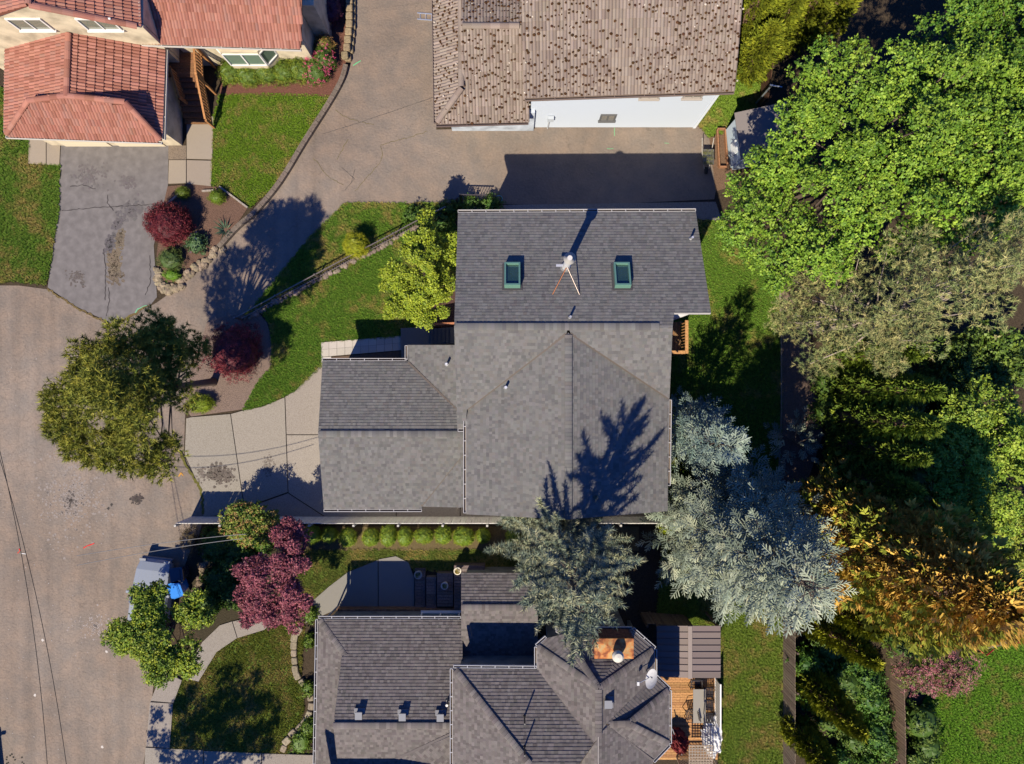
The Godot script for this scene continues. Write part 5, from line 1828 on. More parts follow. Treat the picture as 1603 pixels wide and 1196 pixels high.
func car(called: String, label: String, at: Vector3, yaw: float, col: Color, length: float, width: float, tall: float) -> Node3D:
	# lofted body: stations along z (front is -z), each with half width, sill and deck height
	var t := thing(called, label, "car", at)
	t.rotation.y = yaw
	var w := width * 0.5
	var l := length * 0.5
	var body := [[-l, 0.72, 0.42, 0.62], [-l + 0.12, 0.88, 0.3, 0.78], [-l + 0.5, 0.97, 0.24, 0.92], [-l + 1.15, 1.0, 0.22, 1.0], [-l + 1.6, 1.0, 0.22, 1.03], [0.3, 1.0, 0.22, 1.05], [l - 0.6, 1.0, 0.24, 1.05], [l - 0.15, 0.95, 0.3, 1.0], [l, 0.82, 0.42, 0.85]]
	var ring := func(s):
		var hw: float = s[1] * w
		return [Vector3(-hw * 0.9, s[2], s[0]), Vector3(-hw, s[2] + 0.18, s[0]), Vector3(-hw, s[3] - 0.2, s[0]), Vector3(-hw * 0.93, s[3] - 0.05, s[0]), Vector3(-hw * 0.7, s[3], s[0]), Vector3(0, s[3] + 0.025, s[0]), Vector3(hw * 0.7, s[3], s[0]), Vector3(hw * 0.93, s[3] - 0.05, s[0]), Vector3(hw, s[3] - 0.2, s[0]), Vector3(hw, s[2] + 0.18, s[0]), Vector3(hw * 0.9, s[2], s[0])]
	var g := Geo.new()
	for i in body.size() - 1:
		var r0: Array = ring.call(body[i])
		var r1: Array = ring.call(body[i + 1])
		for k in 10:
			var q := [r0[k], r0[k + 1], r1[k + 1], r1[k]]
			g.face(q, (q[0] + q[2]) * 0.5 - Vector3(0, 0.6, (body[i][0] + body[i + 1][0]) * 0.5), col)
	g.face(ring.call(body[0]), Vector3(0, 0, -1), col)
	g.face(ring.call(body[-1]), Vector3(0, 0, 1), col)
	part("body", g, mat.gloss, t)
	# cabin: glass band and roof
	var base := [Vector3(-w * 0.9, 1.02, -l + 1.35), Vector3(w * 0.9, 1.02, -l + 1.35), Vector3(w * 0.92, 1.04, l - 0.25), Vector3(-w * 0.92, 1.04, l - 0.25)]
	var roof := [Vector3(-w * 0.72, tall - 0.06, -l + 2.05), Vector3(w * 0.72, tall - 0.06, -l + 2.05), Vector3(w * 0.74, tall - 0.06, l - 0.65), Vector3(-w * 0.74, tall - 0.06, l - 0.65)]
	var names := ["windscreen", "side_window", "rear_window", "side_window"]
	for i in 4:
		var gg := Geo.new()
		var j := (i + 1) % 4
		gg.face([base[i], base[j], roof[j], roof[i]], (base[i] + roof[j]) * 0.5 - Vector3(0, 1.1, 0.3), lin(0.025, 0.03, 0.035))
		part(names[i], gg, mat.dark_glass, t)
	var rg := Geo.new()
	var lift := [roof[0] * Vector3(0.9, 1, 0.97) + Vector3(0, 0.06, 0), roof[1] * Vector3(0.9, 1, 0.97) + Vector3(0, 0.06, 0), roof[2] * Vector3(0.9, 1, 0.97) + Vector3(0, 0.06, 0), roof[3] * Vector3(0.9, 1, 0.97) + Vector3(0, 0.06, 0)]
	rg.face(lift, Vector3.UP, col)
	for i in 4:
		var j := (i + 1) % 4
		rg.face([roof[i], roof[j], lift[j], lift[i]], (roof[i] + roof[j]) * 0.5 - Vector3(0, 1.2, 0.3), col)
		rg.bar(base[i], roof[i], 0.07, 0.07, col)
	part("roof", rg, mat.gloss, t)
	for sx in [-1.0, 1.0]:
		for z in [-l + 0.85, l - 0.85]:
			var wg := Geo.new()
			wg.tube([Vector3(sx * (w - 0.2), 0.33, z), Vector3(sx * (w + 0.01), 0.33, z)], [0.33, 0.33], 20, lin(0.02, 0.02, 0.02))
			var wh := part("wheel", wg, mat.plain, t)
			var hg := Geo.new()
			hg.tube([Vector3(sx * (w - 0.02), 0.33, z), Vector3(sx * (w + 0.025), 0.33, z)], [0.21, 0.19], 16, lin(0.45, 0.45, 0.47))
			part("rim", hg, mat.metal, wh)
		var mg := Geo.new()
		mg.box(Vector3(sx * (w + 0.08), 1.05, -l + 1.65), Vector3(0.2, 0.14, 0.12), col)
		part("mirror", mg, mat.gloss, t)
		var lg := Geo.new()
		lg.box(Vector3(sx * w * 0.68, 0.72, -l + 0.05), Vector3(0.32, 0.1, 0.12), lin(0.2, 0.21, 0.22))
		part("headlight", lg, mat.gloss, t)
		var tg := Geo.new()
		tg.box(Vector3(sx * w * 0.78, 0.85, l - 0.06), Vector3(0.2, 0.2, 0.1), lin(0.3, 0.02, 0.02))
		part("tail_light", tg, mat.gloss, t)
	for z in [-l, l]:
		var bg := Geo.new()
		bg.box(Vector3(0, 0.46, z), Vector3(width * 0.84, 0.2, 0.12), col * 0.7)
		part("bumper", bg, mat.paint, t)
	return t


func wheelie_bin(label: String, at: Vector3, yaw: float, col: Color, tilt := 0.0) -> void:
	var t := thing("wheelie_bin", label, "bin", at)
	t.rotation = Vector3(tilt, yaw, 0)
	var g := Geo.new()
	var lo := [Vector3(-0.22, 0.08, -0.26), Vector3(0.22, 0.08, -0.26), Vector3(0.22, 0.08, 0.2), Vector3(-0.22, 0.08, 0.2)]
	var hi := [Vector3(-0.3, 1.0, -0.36), Vector3(0.3, 1.0, -0.36), Vector3(0.3, 1.0, 0.34), Vector3(-0.3, 1.0, 0.34)]
	for i in 4:
		var j := (i + 1) % 4
		g.face([lo[i], lo[j], hi[j], hi[i]], (lo[i] + hi[j]) * 0.5 - Vector3(0, 0.5, 0), col)
	part("body", g, mat.gloss, t)
	var lid := Geo.new()
	lid.prism(PackedVector2Array([Vector2(-0.3, -0.39), Vector2(0.3, -0.39), Vector2(0.33, -0.3), Vector2(0.33, 0.34), Vector2(0.25, 0.39), Vector2(-0.25, 0.39), Vector2(-0.33, 0.34), Vector2(-0.33, -0.3)]), 1.0, 1.06, col)
	lid.prism(PackedVector2Array([Vector2(-0.2, -0.28), Vector2(0.2, -0.28), Vector2(0.2, 0.26), Vector2(-0.2, 0.26)]), 1.06, 1.085, col)
	part("lid", lid, mat.gloss, t)
	for s in [-1.0, 1.0]:
		var w := Geo.new()
		w.tube([Vector3(s * 0.2, 0.12, 0.28), Vector3(s * 0.26, 0.12, 0.28)], [0.12, 0.12], 12, lin(0.02, 0.02, 0.02))
		part("wheel", w, mat.plain, t)
	var hd := Geo.new()
	hd.bar(Vector3(-0.25, 0.98, 0.42), Vector3(0.25, 0.98, 0.42), 0.03, 0.03, col)
	part("handle", hd, mat.gloss, t)


func patio_chair(label: String, at: Vector3, yaw: float, col: Color, group: String) -> void:
	var t := thing("patio_chair", label, "chair", at, group)
	t.rotation.y = yaw
	var s := Geo.new()
	for i in 6:
		s.box(Vector3(0, 0.42, -0.2 + i * 0.08), Vector3(0.46, 0.02, 0.05), col)
	s.bar(Vector3(-0.23, 0.41, -0.24), Vector3(-0.23, 0.41, 0.24), 0.03, 0.03, col)
	s.bar(Vector3(0.23, 0.41, -0.24), Vector3(0.23, 0.41, 0.24), 0.03, 0.03, col)
	part("seat", s, mat.metal, t)
	var b := Geo.new()
	for i in 6:
		b.bar(Vector3(-0.2 + i * 0.08, 0.45, 0.22), Vector3(-0.2 + i * 0.08, 0.9, 0.36), 0.025, 0.02, col)
	b.bar(Vector3(-0.25, 0.9, 0.36), Vector3(0.25, 0.9, 0.36), 0.04, 0.04, col)
	part("backrest", b, mat.metal, t)
	for sx in [-1.0, 1.0]:
		var a := Geo.new()
		a.tube([Vector3(sx * 0.27, 0.42, -0.2), Vector3(sx * 0.28, 0.65, -0.22), Vector3(sx * 0.28, 0.66, 0.1), Vector3(sx * 0.25, 0.7, 0.3)], [0.018, 0.018, 0.018, 0.018], 6, col)
		part("armrest", a, mat.metal, t)
		for sz in [-1.0, 1.0]:
			var l := Geo.new()
			l.bar(Vector3(sx * 0.22, 0.41, sz * 0.22), Vector3(sx * 0.25, 0.0, sz * 0.26), 0.03, 0.03, col)
			part("leg", l, mat.metal, t)


func drape(g: Geo, at: Vector3, sx: float, sz: float, h: float, col: Color, folds: float, seed_: int, turn := 0.0) -> void:
	# crumpled cloth thrown over something
	var n := 22
	var b := Basis(Vector3.UP, turn)
	var f := func(i, j):
		var u: float = i / float(n) * 2.0 - 1.0
		var v: float = j / float(n) * 2.0 - 1.0
		var r := sqrt(u * u + v * v)
		var edge := 1.0 + 0.3 * soft.get_noise_2d(u * 90.0 + seed_ * 40.0, v * 90.0)
		var y := h * pow(clampf(1.15 - r * 0.95, 0.0, 1.0), 0.6) + folds * soft.get_noise_2d(u * 170.0 + seed_ * 77.0, v * 110.0) * 1.2 + folds * 0.6 * soft.get_noise_2d(u * 420.0, v * 300.0 + seed_ * 31.0)
		return at + b * Vector3(u * sx * edge, maxf(0.02, y), v * sz * edge)
	for i in n:
		for j in n:
			var u := (i + 0.5) / n * 2.0 - 1.0
			var v := (j + 0.5) / n * 2.0 - 1.0
			if u * u + v * v > 1.05:
				continue
			var q := [f.call(i, j), f.call(i + 1, j), f.call(i + 1, j + 1), f.call(i, j + 1)]
			g.face([q[0], q[1], q[2]], Vector3.UP, col)
			g.face([q[0], q[2], q[3]], Vector3.UP, col)


func flower_pot(label: String, at: Vector3, r: float, col: Color, leaf: Array) -> void:
	var t := thing("flower_pot", label, "flower pot", at, "round pots on the entry steps")
	var g := Geo.new()
	g.lathe(Vector3.ZERO, [[r * 0.7, 0.0], [r * 0.9, 0.3], [r * 1.05, 0.34], [r * 1.05, 0.4], [r * 0.82, 0.4], [r * 0.8, 0.32], [0.0, 0.32]], 20, col)
	part("pot", g, mat.paint, t)
	var l := Geo.new()
	for i in 26:
		put_cluster(l, "fine", Vector3(rng.randf_range(-0.5, 0.5) * r, 0.38 + rng.randf() * 0.12, rng.randf_range(-0.5, 0.5) * r), up_basis(Vector3.UP), 0.1, pick(leaf))
	part("plant", l, mat.leaf, t)


func build_yard() -> void:
	rng.seed = 91
	board_fence("board_fence", "pale weathered board fence between grey house and clipped balls", P(300, 808.7), P(1030, 808.7), 1.75, lin(0.66, 0.63, 0.57), 0.145)
	board_fence("board_fence", "weathered brown plank fence with ivy along the sunny grass strip", Vector3(14.1, 0, 21.5), Vector3(14.1, 0, 11.5), 1.6, lin(0.17, 0.13, 0.1), 0.15)
	board_fence("board_fence", "narrow brown board fence beside the pink blossoming tree", Vector3(19.8, 0, 21.5), Vector3(19.6, 0, 11.0), 1.35, lin(0.2, 0.14, 0.1), 0.14)
	board_fence("board_fence", "short brown slatted screen beside the metal roofed shelter", P(1003, 958), P(1072, 962), 1.8, lin(0.2, 0.15, 0.11), 0.13)
	board_fence("board_fence", "dark brown board fence half hidden beside the shed and maple", P(1186, 170), P(1200, 60), 1.6, lin(0.13, 0.07, 0.045), 0.15)
	var iron := lin(0.1, 0.085, 0.075)
	iron_fence("low iron picket fence crossing the lawn from bed to house", [[378, 500], [440, 466], [500, 434], [560, 402], [620, 371], [664, 347], [700, 330]], 0.95, lin(0.2, 0.165, 0.14))
	iron_fence("short iron fence panel at the drive beside the grey house", [[716, 318], [722, 312], [763, 313]], 1.0, iron)
	var kerb := thing("lawn_edging", "rough stone edging along the foot of the iron fence", "edging")
	for i in 60:
		var t := i / 59.0
		var g := Geo.new()
		lump(g, P(lerpf(384, 690, t) + rng.randf_range(-2, 2), lerpf(499, 337, t) + rng.randf_range(-2, 2)) + Vector3(0, 0.03, 0), rng.randf_range(0.1, 0.2), vary(lin(0.2, 0.16, 0.13), 0.25))
		part("stone", g, mat.stone, kerb)
	var hose := thing("garden_hose_reel", "coiled blue hose ring on the ground by the gutter", "hose", P(781, 312) + Vector3(0, 0.06, 0))
	var hg := Geo.new()
	var loop := []
	var rad := []
	for i in 49:
		loop.append(Vector3(cos(TAU * i / 16.0), 0.012 * (i / 16.0), sin(TAU * i / 16.0)) * (0.17 + 0.004 * (i / 16.0)))
		rad.append(0.02)
	hg.tube(loop, rad, 6, lin(0.1, 0.28, 0.33), false)
	part("coil", hg, mat.paint, hose)
	# vehicles and bins
	car("parked_car", "steel blue grey parked car under the street tree beside blue bin", P(246, 938), -0.12, lin(0.2, 0.22, 0.25), 4.5, 1.85, 1.55)
	car("parked_car", "dark parked car at the street edge beside small dark spots", P(-33, 1190), 0.1, lin(0.08, 0.1, 0.16), 4.4, 1.8, 1.5)
	wheelie_bin("bright blue wheelie bin with closed lid beside the parked car", P(289, 914), 0.35, lin(0.015, 0.16, 0.5))
	wheelie_bin("dark navy wheelie bin beside the bright blue bin", P(291, 892), 0.1, lin(0.02, 0.03, 0.05))
	wheelie_bin("teal wheelie bin standing against the red tile garage wall", P(4, 92), 0.1, lin(0.01, 0.22, 0.32))
	# shed, planter, wheelbarrow beside the north drive
	var sh := thing("garden_shed", "pale blue garden shed with grey roof under the big maple", "shed")
	var p0 := P(1134, 206)
	var wallc := lin(0.42, 0.5, 0.55)
	rect_wall(sh, p0.x, p0.z, p0.x + 0.3, p0.z + 1.9, 2.0, wallc, mat.paint, Vector3(-1, 0, 0.16))
	rect_wall(sh, p0.x + 0.4, p0.z + 2.0, p0.x + 2.4, p0.z + 1.7, 2.0, wallc, mat.paint, Vector3(0.15, 0, 1))
	rect_wall(sh, p0.x, p0.z, p0.x + 2.2, p0.z - 0.4, 2.0, wallc, mat.paint, Vector3(-0.15, 0, -1))
	roof_deck(sh, [Vector3(p0.x - 0.12, 2.05, p0.z - 0.2), Vector3(p0.x + 2.3, 2.45, p0.z - 0.6), Vector3(p0.x + 2.6, 2.45, p0.z + 1.9), Vector3(p0.x + 0.2, 2.05, p0.z + 2.1)], lin(0.16, 0.14, 0.13), 0.08, "roof")
	var win := Geo.new()
	win.box(Vector3(p0.x + 0.14, 1.2, p0.z + 1.25), Vector3(0.06, 0.8, 0.6), lin(0.6, 0.62, 0.62), Basis(Vector3.UP, 0.157))
	part("window_frame", win, mat.paint, sh)
	var pole := thing("metal_pole", "tall grey metal clothes pole beside the brown board fence", "pole", P(1183, 162))
	var pg := Geo.new()
	pg.tube([Vector3(0, -0.1, 0), Vector3(0, 2.3, 0)], [0.05, 0.045], 8, lin(0.3, 0.33, 0.36))
	part("post", pg, mat.metal, pole)
	var pg2 := Geo.new()
	pg2.bar(Vector3(-0.1, 2.3, 0), Vector3(0.5, 2.3, 0.1), 0.05, 0.05, lin(0.3, 0.33, 0.36))
	part("arm", pg2, mat.metal, pole)
	var wb := thing("wheelbarrow", "grey wheelbarrow filled with green clippings on the asphalt", "wheelbarrow", P(1104, 250))
	var tub := Geo.new()
	var lo := [Vector3(-0.2, 0.3, -0.25), Vector3(0.2, 0.3, -0.25), Vector3(0.16, 0.3, 0.25), Vector3(-0.16, 0.3, 0.25)]
	var hi := [Vector3(-0.3, 0.58, -0.35), Vector3(0.3, 0.58, -0.35), Vector3(0.28, 0.62, 0.45), Vector3(-0.28, 0.62, 0.45)]
	for i in 4:
		var j := (i + 1) % 4
		tub.face([lo[i], lo[j], hi[j], hi[i]], (lo[i] + hi[j]) * 0.5 - Vector3(0, 0.45, 0), lin(0.25, 0.24, 0.22))
	tub.face(lo, Vector3.UP, lin(0.2, 0.2, 0.19))
	part("tub", tub, mat.metal, wb)
	for s in [-1.0, 1.0]:
		var hg2 := Geo.new()
		hg2.tube([Vector3(s * 0.12, 0.25, 0.55), Vector3(s * 0.24, 0.3, -0.3), Vector3(s * 0.3, 0.55, -0.95)], [0.022, 0.022, 0.022], 6, lin(0.4, 0.37, 0.32))
		part("handle", hg2, mat.wood, wb)
		var lg := Geo.new()
		lg.bar(Vector3(s * 0.22, 0.3, -0.25), Vector3(s * 0.26, 0.0, -0.3), 0.03, 0.03, lin(0.2, 0.2, 0.2))
		part("leg", lg, mat.metal, wb)
	var wg := Geo.new()
	wg.tube([Vector3(-0.05, 0.18, 0.62), Vector3(0.05, 0.18, 0.62)], [0.18, 0.18], 14, lin(0.03, 0.03, 0.03))
	part("wheel", wg, mat.plain, wb)
	var clip := Geo.new()
	for i in 60:
		put_cluster(clip, "fine", Vector3(rng.randf_range(-0.24, 0.24), 0.5 + rng.randf() * 0.15, rng.randf_range(-0.3, 0.38)), up_basis(random_dir()), 0.12, pick([lin(0.1, 0.12, 0.03), lin(0.16, 0.15, 0.05)]))
	part("clippings", clip, mat.leaf, wb)
	var pb := thing("timber_planter", "low reddish timber planter box beside the blue shed", "planter")
	for q in [[[1121, 205], [1124, 262]], [[1133, 205], [1137, 262]], [[1121, 204], [1133, 204]], [[1124, 263], [1137, 263]]]:
		var g := Geo.new()
		g.bar(P(q[0][0], q[0][1]) + Vector3(0, 0.14, 0), P(q[1][0], q[1][1]) + Vector3(0, 0.14, 0), 0.06, 0.3, lin(0.3, 0.15, 0.08))
		part("board", g, mat.wood, pb)
	# deck behind the brown house
	var dk := thing("timber_deck", "sunlit orange brown timber deck beside the hipped brown roof", "deck")
	for i in 34:
		var g := Geo.new()
		g.box(Vector3(8.9, 0.5, 15.1 + i * 0.128), Vector3(3.3, 0.035, 0.115), vary(lin(0.36, 0.19, 0.08), 0.25))
		part("deck_board", g, mat.wood, dk)
	var jo := Geo.new()
	jo.box(Vector3(8.9, 0.24, 17.25), Vector3(3.2, 0.46, 4.3), lin(0.15, 0.1, 0.06))
	part("deck_frame", jo, mat.wood, dk)
	var rl := thing("deck_railing", "white picket railing along the outer edge of the timber deck", "railing")
	for i in 16:
		var g := Geo.new()
		g.box(Vector3(10.42, 1.0, 15.2 + i * 0.14), Vector3(0.05, 1.0, 0.06), lin(0.55, 0.53, 0.5))
		part("picket", g, mat.paint, rl)
	for y in [0.6, 1.48]:
		var g := Geo.new()
		g.bar(Vector3(10.42, y, 15.1), Vector3(10.42, y, 17.5), 0.07, 0.05, lin(0.58, 0.56, 0.53))
		part("rail", g, mat.paint, rl)
	var tb := thing("patio_table", "long grey topped patio table on the timber deck", "table", Vector3(9.42, 0.52, 16.3))
	var tg := Geo.new()
	tg.box(Vector3(0, 0.72, 0), Vector3(0.62, 0.03, 1.7), lin(0.2, 0.185, 0.16))
	part("table_top", tg, mat.paint, tb)
	for sx in [-1.0, 1.0]:
		for sz in [-1.0, 1.0]:
			var g := Geo.new()
			g.bar(Vector3(sx * 0.26, 0, sz * 0.75), Vector3(sx * 0.26, 0.7, sz * 0.75), 0.04, 0.04, lin(0.05, 0.045, 0.04))
			part("leg", g, mat.metal, tb)
	var black := lin(0.03, 0.026, 0.024)
	for q in [[9.98, 15.75], [9.98, 16.4], [9.98, 17.05]]:
		patio_chair("dark metal slatted chair between the grey table and the white railing", Vector3(q[0], 0.52, q[1]), -PI / 2 + rng.randf_range(-0.15, 0.15), black, "dark chairs along the deck railing")
	patio_chair("dark metal slatted chair on the house side of the grey table", Vector3(9.05, 0.52, 16.85), PI / 2 + 0.2, black, "")
	patio_chair("dark metal chair at the table end under the shelter eave", Vector3(9.3, 0.52, 15.3), PI, black, "")
	var tarp := thing("white_tarp", "crumpled white tarp draped over the corner of the deck", "tarp")
	var tgeo := Geo.new()
	drape(tgeo, Vector3(10.2, 0.45, 18.1), 0.5, 1.0, 0.85, lin(0.52, 0.51, 0.5), 0.16, 3)
	part("cloth", tgeo, mat.plain, tarp)
	var um := thing("folded_parasol", "collapsed maroon garden parasol lying at the deck by the roof corner", "parasol")
	var ug := Geo.new()
	drape(ug, Vector3(8.4, 0.5, 18.2), 0.5, 0.75, 1.0, lin(0.16, 0.035, 0.035), 0.3, 7, 0.6)
	part("canopy", ug, mat.plain, um)
	var pgeo := Geo.new()
	pgeo.tube([Vector3(8.05, 1.3, 17.4), Vector3(8.7, 0.6, 19.1)], [0.025, 0.025], 8, lin(0.3, 0.3, 0.3))
	part("pole", pgeo, mat.metal, um)
	var lat := thing("lattice_screen", "tan diagonal lattice screen at the low end of the deck", "lattice")
	for i in 11:
		for d in [-1.0, 1.0]:
			var g := Geo.new()
			var x: float = 8.55 + i * 0.16
			g.bar(Vector3(x, 0.55, 19.25 - d * 0.006), Vector3(clampf(x + d * 1.0, 8.5, 10.2), 0.55 + absf(clampf(x + d * 1.0, 8.5, 10.2) - x), 19.25 - d * 0.006), 0.01, 0.045, lin(0.33, 0.27, 0.2))
			part("slat", g, mat.wood, lat)
	var fr := Geo.new()
	fr.bar(Vector3(8.45, 1.55, 19.25), Vector3(10.3, 1.55, 19.25), 0.06, 0.06, lin(0.36, 0.3, 0.22))
	fr.bar(Vector3(8.45, 0.0, 19.25), Vector3(8.45, 1.58, 19.25), 0.07, 0.07, lin(0.36, 0.3, 0.22))
	fr.bar(Vector3(10.3, 0.0, 19.25), Vector3(10.3, 1.58, 19.25), 0.07, 0.07, lin(0.36, 0.3, 0.22))
	part("frame", fr, mat.wood, lat)
	var lat2 := thing("lattice_roof", "overhead trellis of crossed slats casting a dotted shade on the deck", "trellis")
	for i in 9:
		for d in [0, 1]:
			var g := Geo.new()
			if d == 0:
				g.bar(Vector3(8.8 + i * 0.14, 1.75, 18.0), Vector3(8.8 + i * 0.14, 1.75, 19.2), 0.05, 0.015, lin(0.33, 0.27, 0.2))
			else:
				g.bar(Vector3(8.75, 1.77, 18.03 + i * 0.14), Vector3(9.95, 1.77, 18.03 + i * 0.14), 0.05, 0.015, lin(0.33, 0.27, 0.2))
			part("slat", g, mat.wood, lat2)
	# metal roofed shelter
	var sr := thing("metal_roof_shelter", "low shelter with brown standing seam metal roof beside deck", "shelter")
	var brown := lin(0.15, 0.12, 0.11)
	var ra := P(1028, 980, 2.3)
	var rb := P(1029, 1060, 2.3)
	var rc := P(1080, 980, 2.75)
	var rd := P(1080, 1062, 2.75)
	var re := P(1128, 980, 2.3)
	var rf := P(1128, 1062, 2.3)
	for q in [[ra, rb, rc, rd], [re, rf, rc, rd]]:
		var n := 8
		for i in n:
			var a: Vector3 = q[0].lerp(q[1], i / float(n))
			var b: Vector3 = q[0].lerp(q[1], (i + 0.93) / n)
			var c: Vector3 = q[2].lerp(q[3], (i + 0.93) / n)
			var d: Vector3 = q[2].lerp(q[3], i / float(n))
			var g := Geo.new()
			g.face([a, b, c, d], Vector3.UP, vary(brown, 0.1))
			g.bar(a + Vector3(0, 0.015, 0), d + Vector3(0, 0.015, 0), 0.04, 0.05, brown)
			g.face([a - Vector3(0, 0.02, 0), b - Vector3(0, 0.02, 0), c - Vector3(0, 0.02, 0), d - Vector3(0, 0.02, 0)], Vector3.DOWN, brown)
			part("roof_panel", g, mat.paint, sr)
	var rg := Geo.new()
	rg.bar(rc + Vector3(0, 0.03, 0), rd + Vector3(0, 0.03, 0), 0.2, 0.04, lin(0.2, 0.165, 0.15))
	part("ridge_cap", rg, mat.paint, sr)
	for q in [ra, rb, re, rf]:
		var g := Geo.new()
		var inn: Vector3 = q.lerp((ra + rf) * 0.5, 0.06)
		g.box(Vector3(inn.x, 1.1, inn.z), Vector3(0.1, 2.2, 0.1), lin(0.2, 0.14, 0.1))
		part("post", g, mat.wood, sr)
	# entry steps and pots of the brown house
	var es := thing("entry_deck", "dark timber entry steps in the shade beside the patio", "steps")
	for q in [[[650, 888], [667, 950], 0.2], [[668, 900], [684, 950], 0.34], [[685, 893], [711, 945], 0.5], [[712, 880], [760, 950], 0.66]]:
		var a := P2(q[0][0], q[0][1])
		var b := P2(q[1][0], q[1][1])
		var n := maxi(2, int((b.y - a.y) / 0.15))
		for i in n:
			var g := Geo.new()
			g.box(Vector3((a.x + b.x) * 0.5, q[2] * 0.5, lerpf(a.y, b.y, (i + 0.5) / n)), Vector3(b.x - a.x - 0.03, q[2], (b.y - a.y) / n - 0.015), vary(lin(0.15, 0.12, 0.11), 0.2))
			part("board", g, mat.wood, es)
	var leafy := [lin(0.05, 0.09, 0.02), lin(0.1, 0.13, 0.03)]
	flower_pot("round grey rimmed pot on the lowest shaded entry step", P(656, 897, 0.2), 0.2, lin(0.28, 0.28, 0.26), leafy)
	flower_pot("round pale rimmed pot in the middle of the shaded entry steps", P(697, 914, 0.5), 0.18, lin(0.45, 0.43, 0.4), leafy)
	flower_pot("round cream pot with yellow plant on the top entry step", P(717, 891, 0.66), 0.18, lin(0.55, 0.5, 0.4), [lin(0.2, 0.15, 0.02), lin(0.3, 0.22, 0.03)])
	var post := thing("gate_pillar", "white capped gate pillar catching sun behind the entry roof", "pillar", P(751, 893))
	var gp := Geo.new()
	gp.box(Vector3(0, 0.85, 0), Vector3(0.3, 1.7, 0.3), lin(0.3, 0.27, 0.23))
	part("shaft", gp, mat.wood, post)
	var gc := Geo.new()
	gc.box(Vector3(0, 1.74, 0), Vector3(0.4, 0.08, 0.4), lin(0.6, 0.6, 0.6))
	part("cap", gc, mat.paint, post)
	# red garden chairs on the far patio
	for q in [[1524, 1002, 0.7], [1577, 985, -0.5]]:
		patio_chair("red wooden garden chair on the patio slab beside golden cypress", P(q[0], q[1]) + Vector3(0, 0.06, 0), q[2], lin(0.4, 0.02, 0.03), "red garden chairs")
	# overhead lines
	for q in [[[-6, 700], [112, 1260], 7.2, lin(0.03, 0.03, 0.03), "thin black overhead cable crossing the street near the dark car"], [[-4, 690], [78, 1260], 7.4, lin(0.03, 0.03, 0.03), "second black overhead cable beside the first over the street"], [[120, 870], [385, 836], 5.2, lin(0.16, 0.16, 0.16), "pale service wire running to the orange tipped shrub"], [[120, 885], [380, 843], 5.0, lin(0.16, 0.16, 0.16), "lower pale service wire beside the other pale wire"]]:
		var a := P(q[0][0], q[0][1], q[2])
		var b := P(q[1][0], q[1][1], q[2])
		var pts := []
		var rr := []
		for i in 13:
			var t := i / 12.0
			pts.append(a.lerp(b, t) - Vector3(0, 0.5 * (1.0 - pow(2.0 * t - 1.0, 2.0)), 0))
			rr.append(0.014)
		var g := Geo.new()
		g.tube(pts, rr, 5, q[3])
		solo("overhead_wire", g, mat.plain, q[4], "wire")


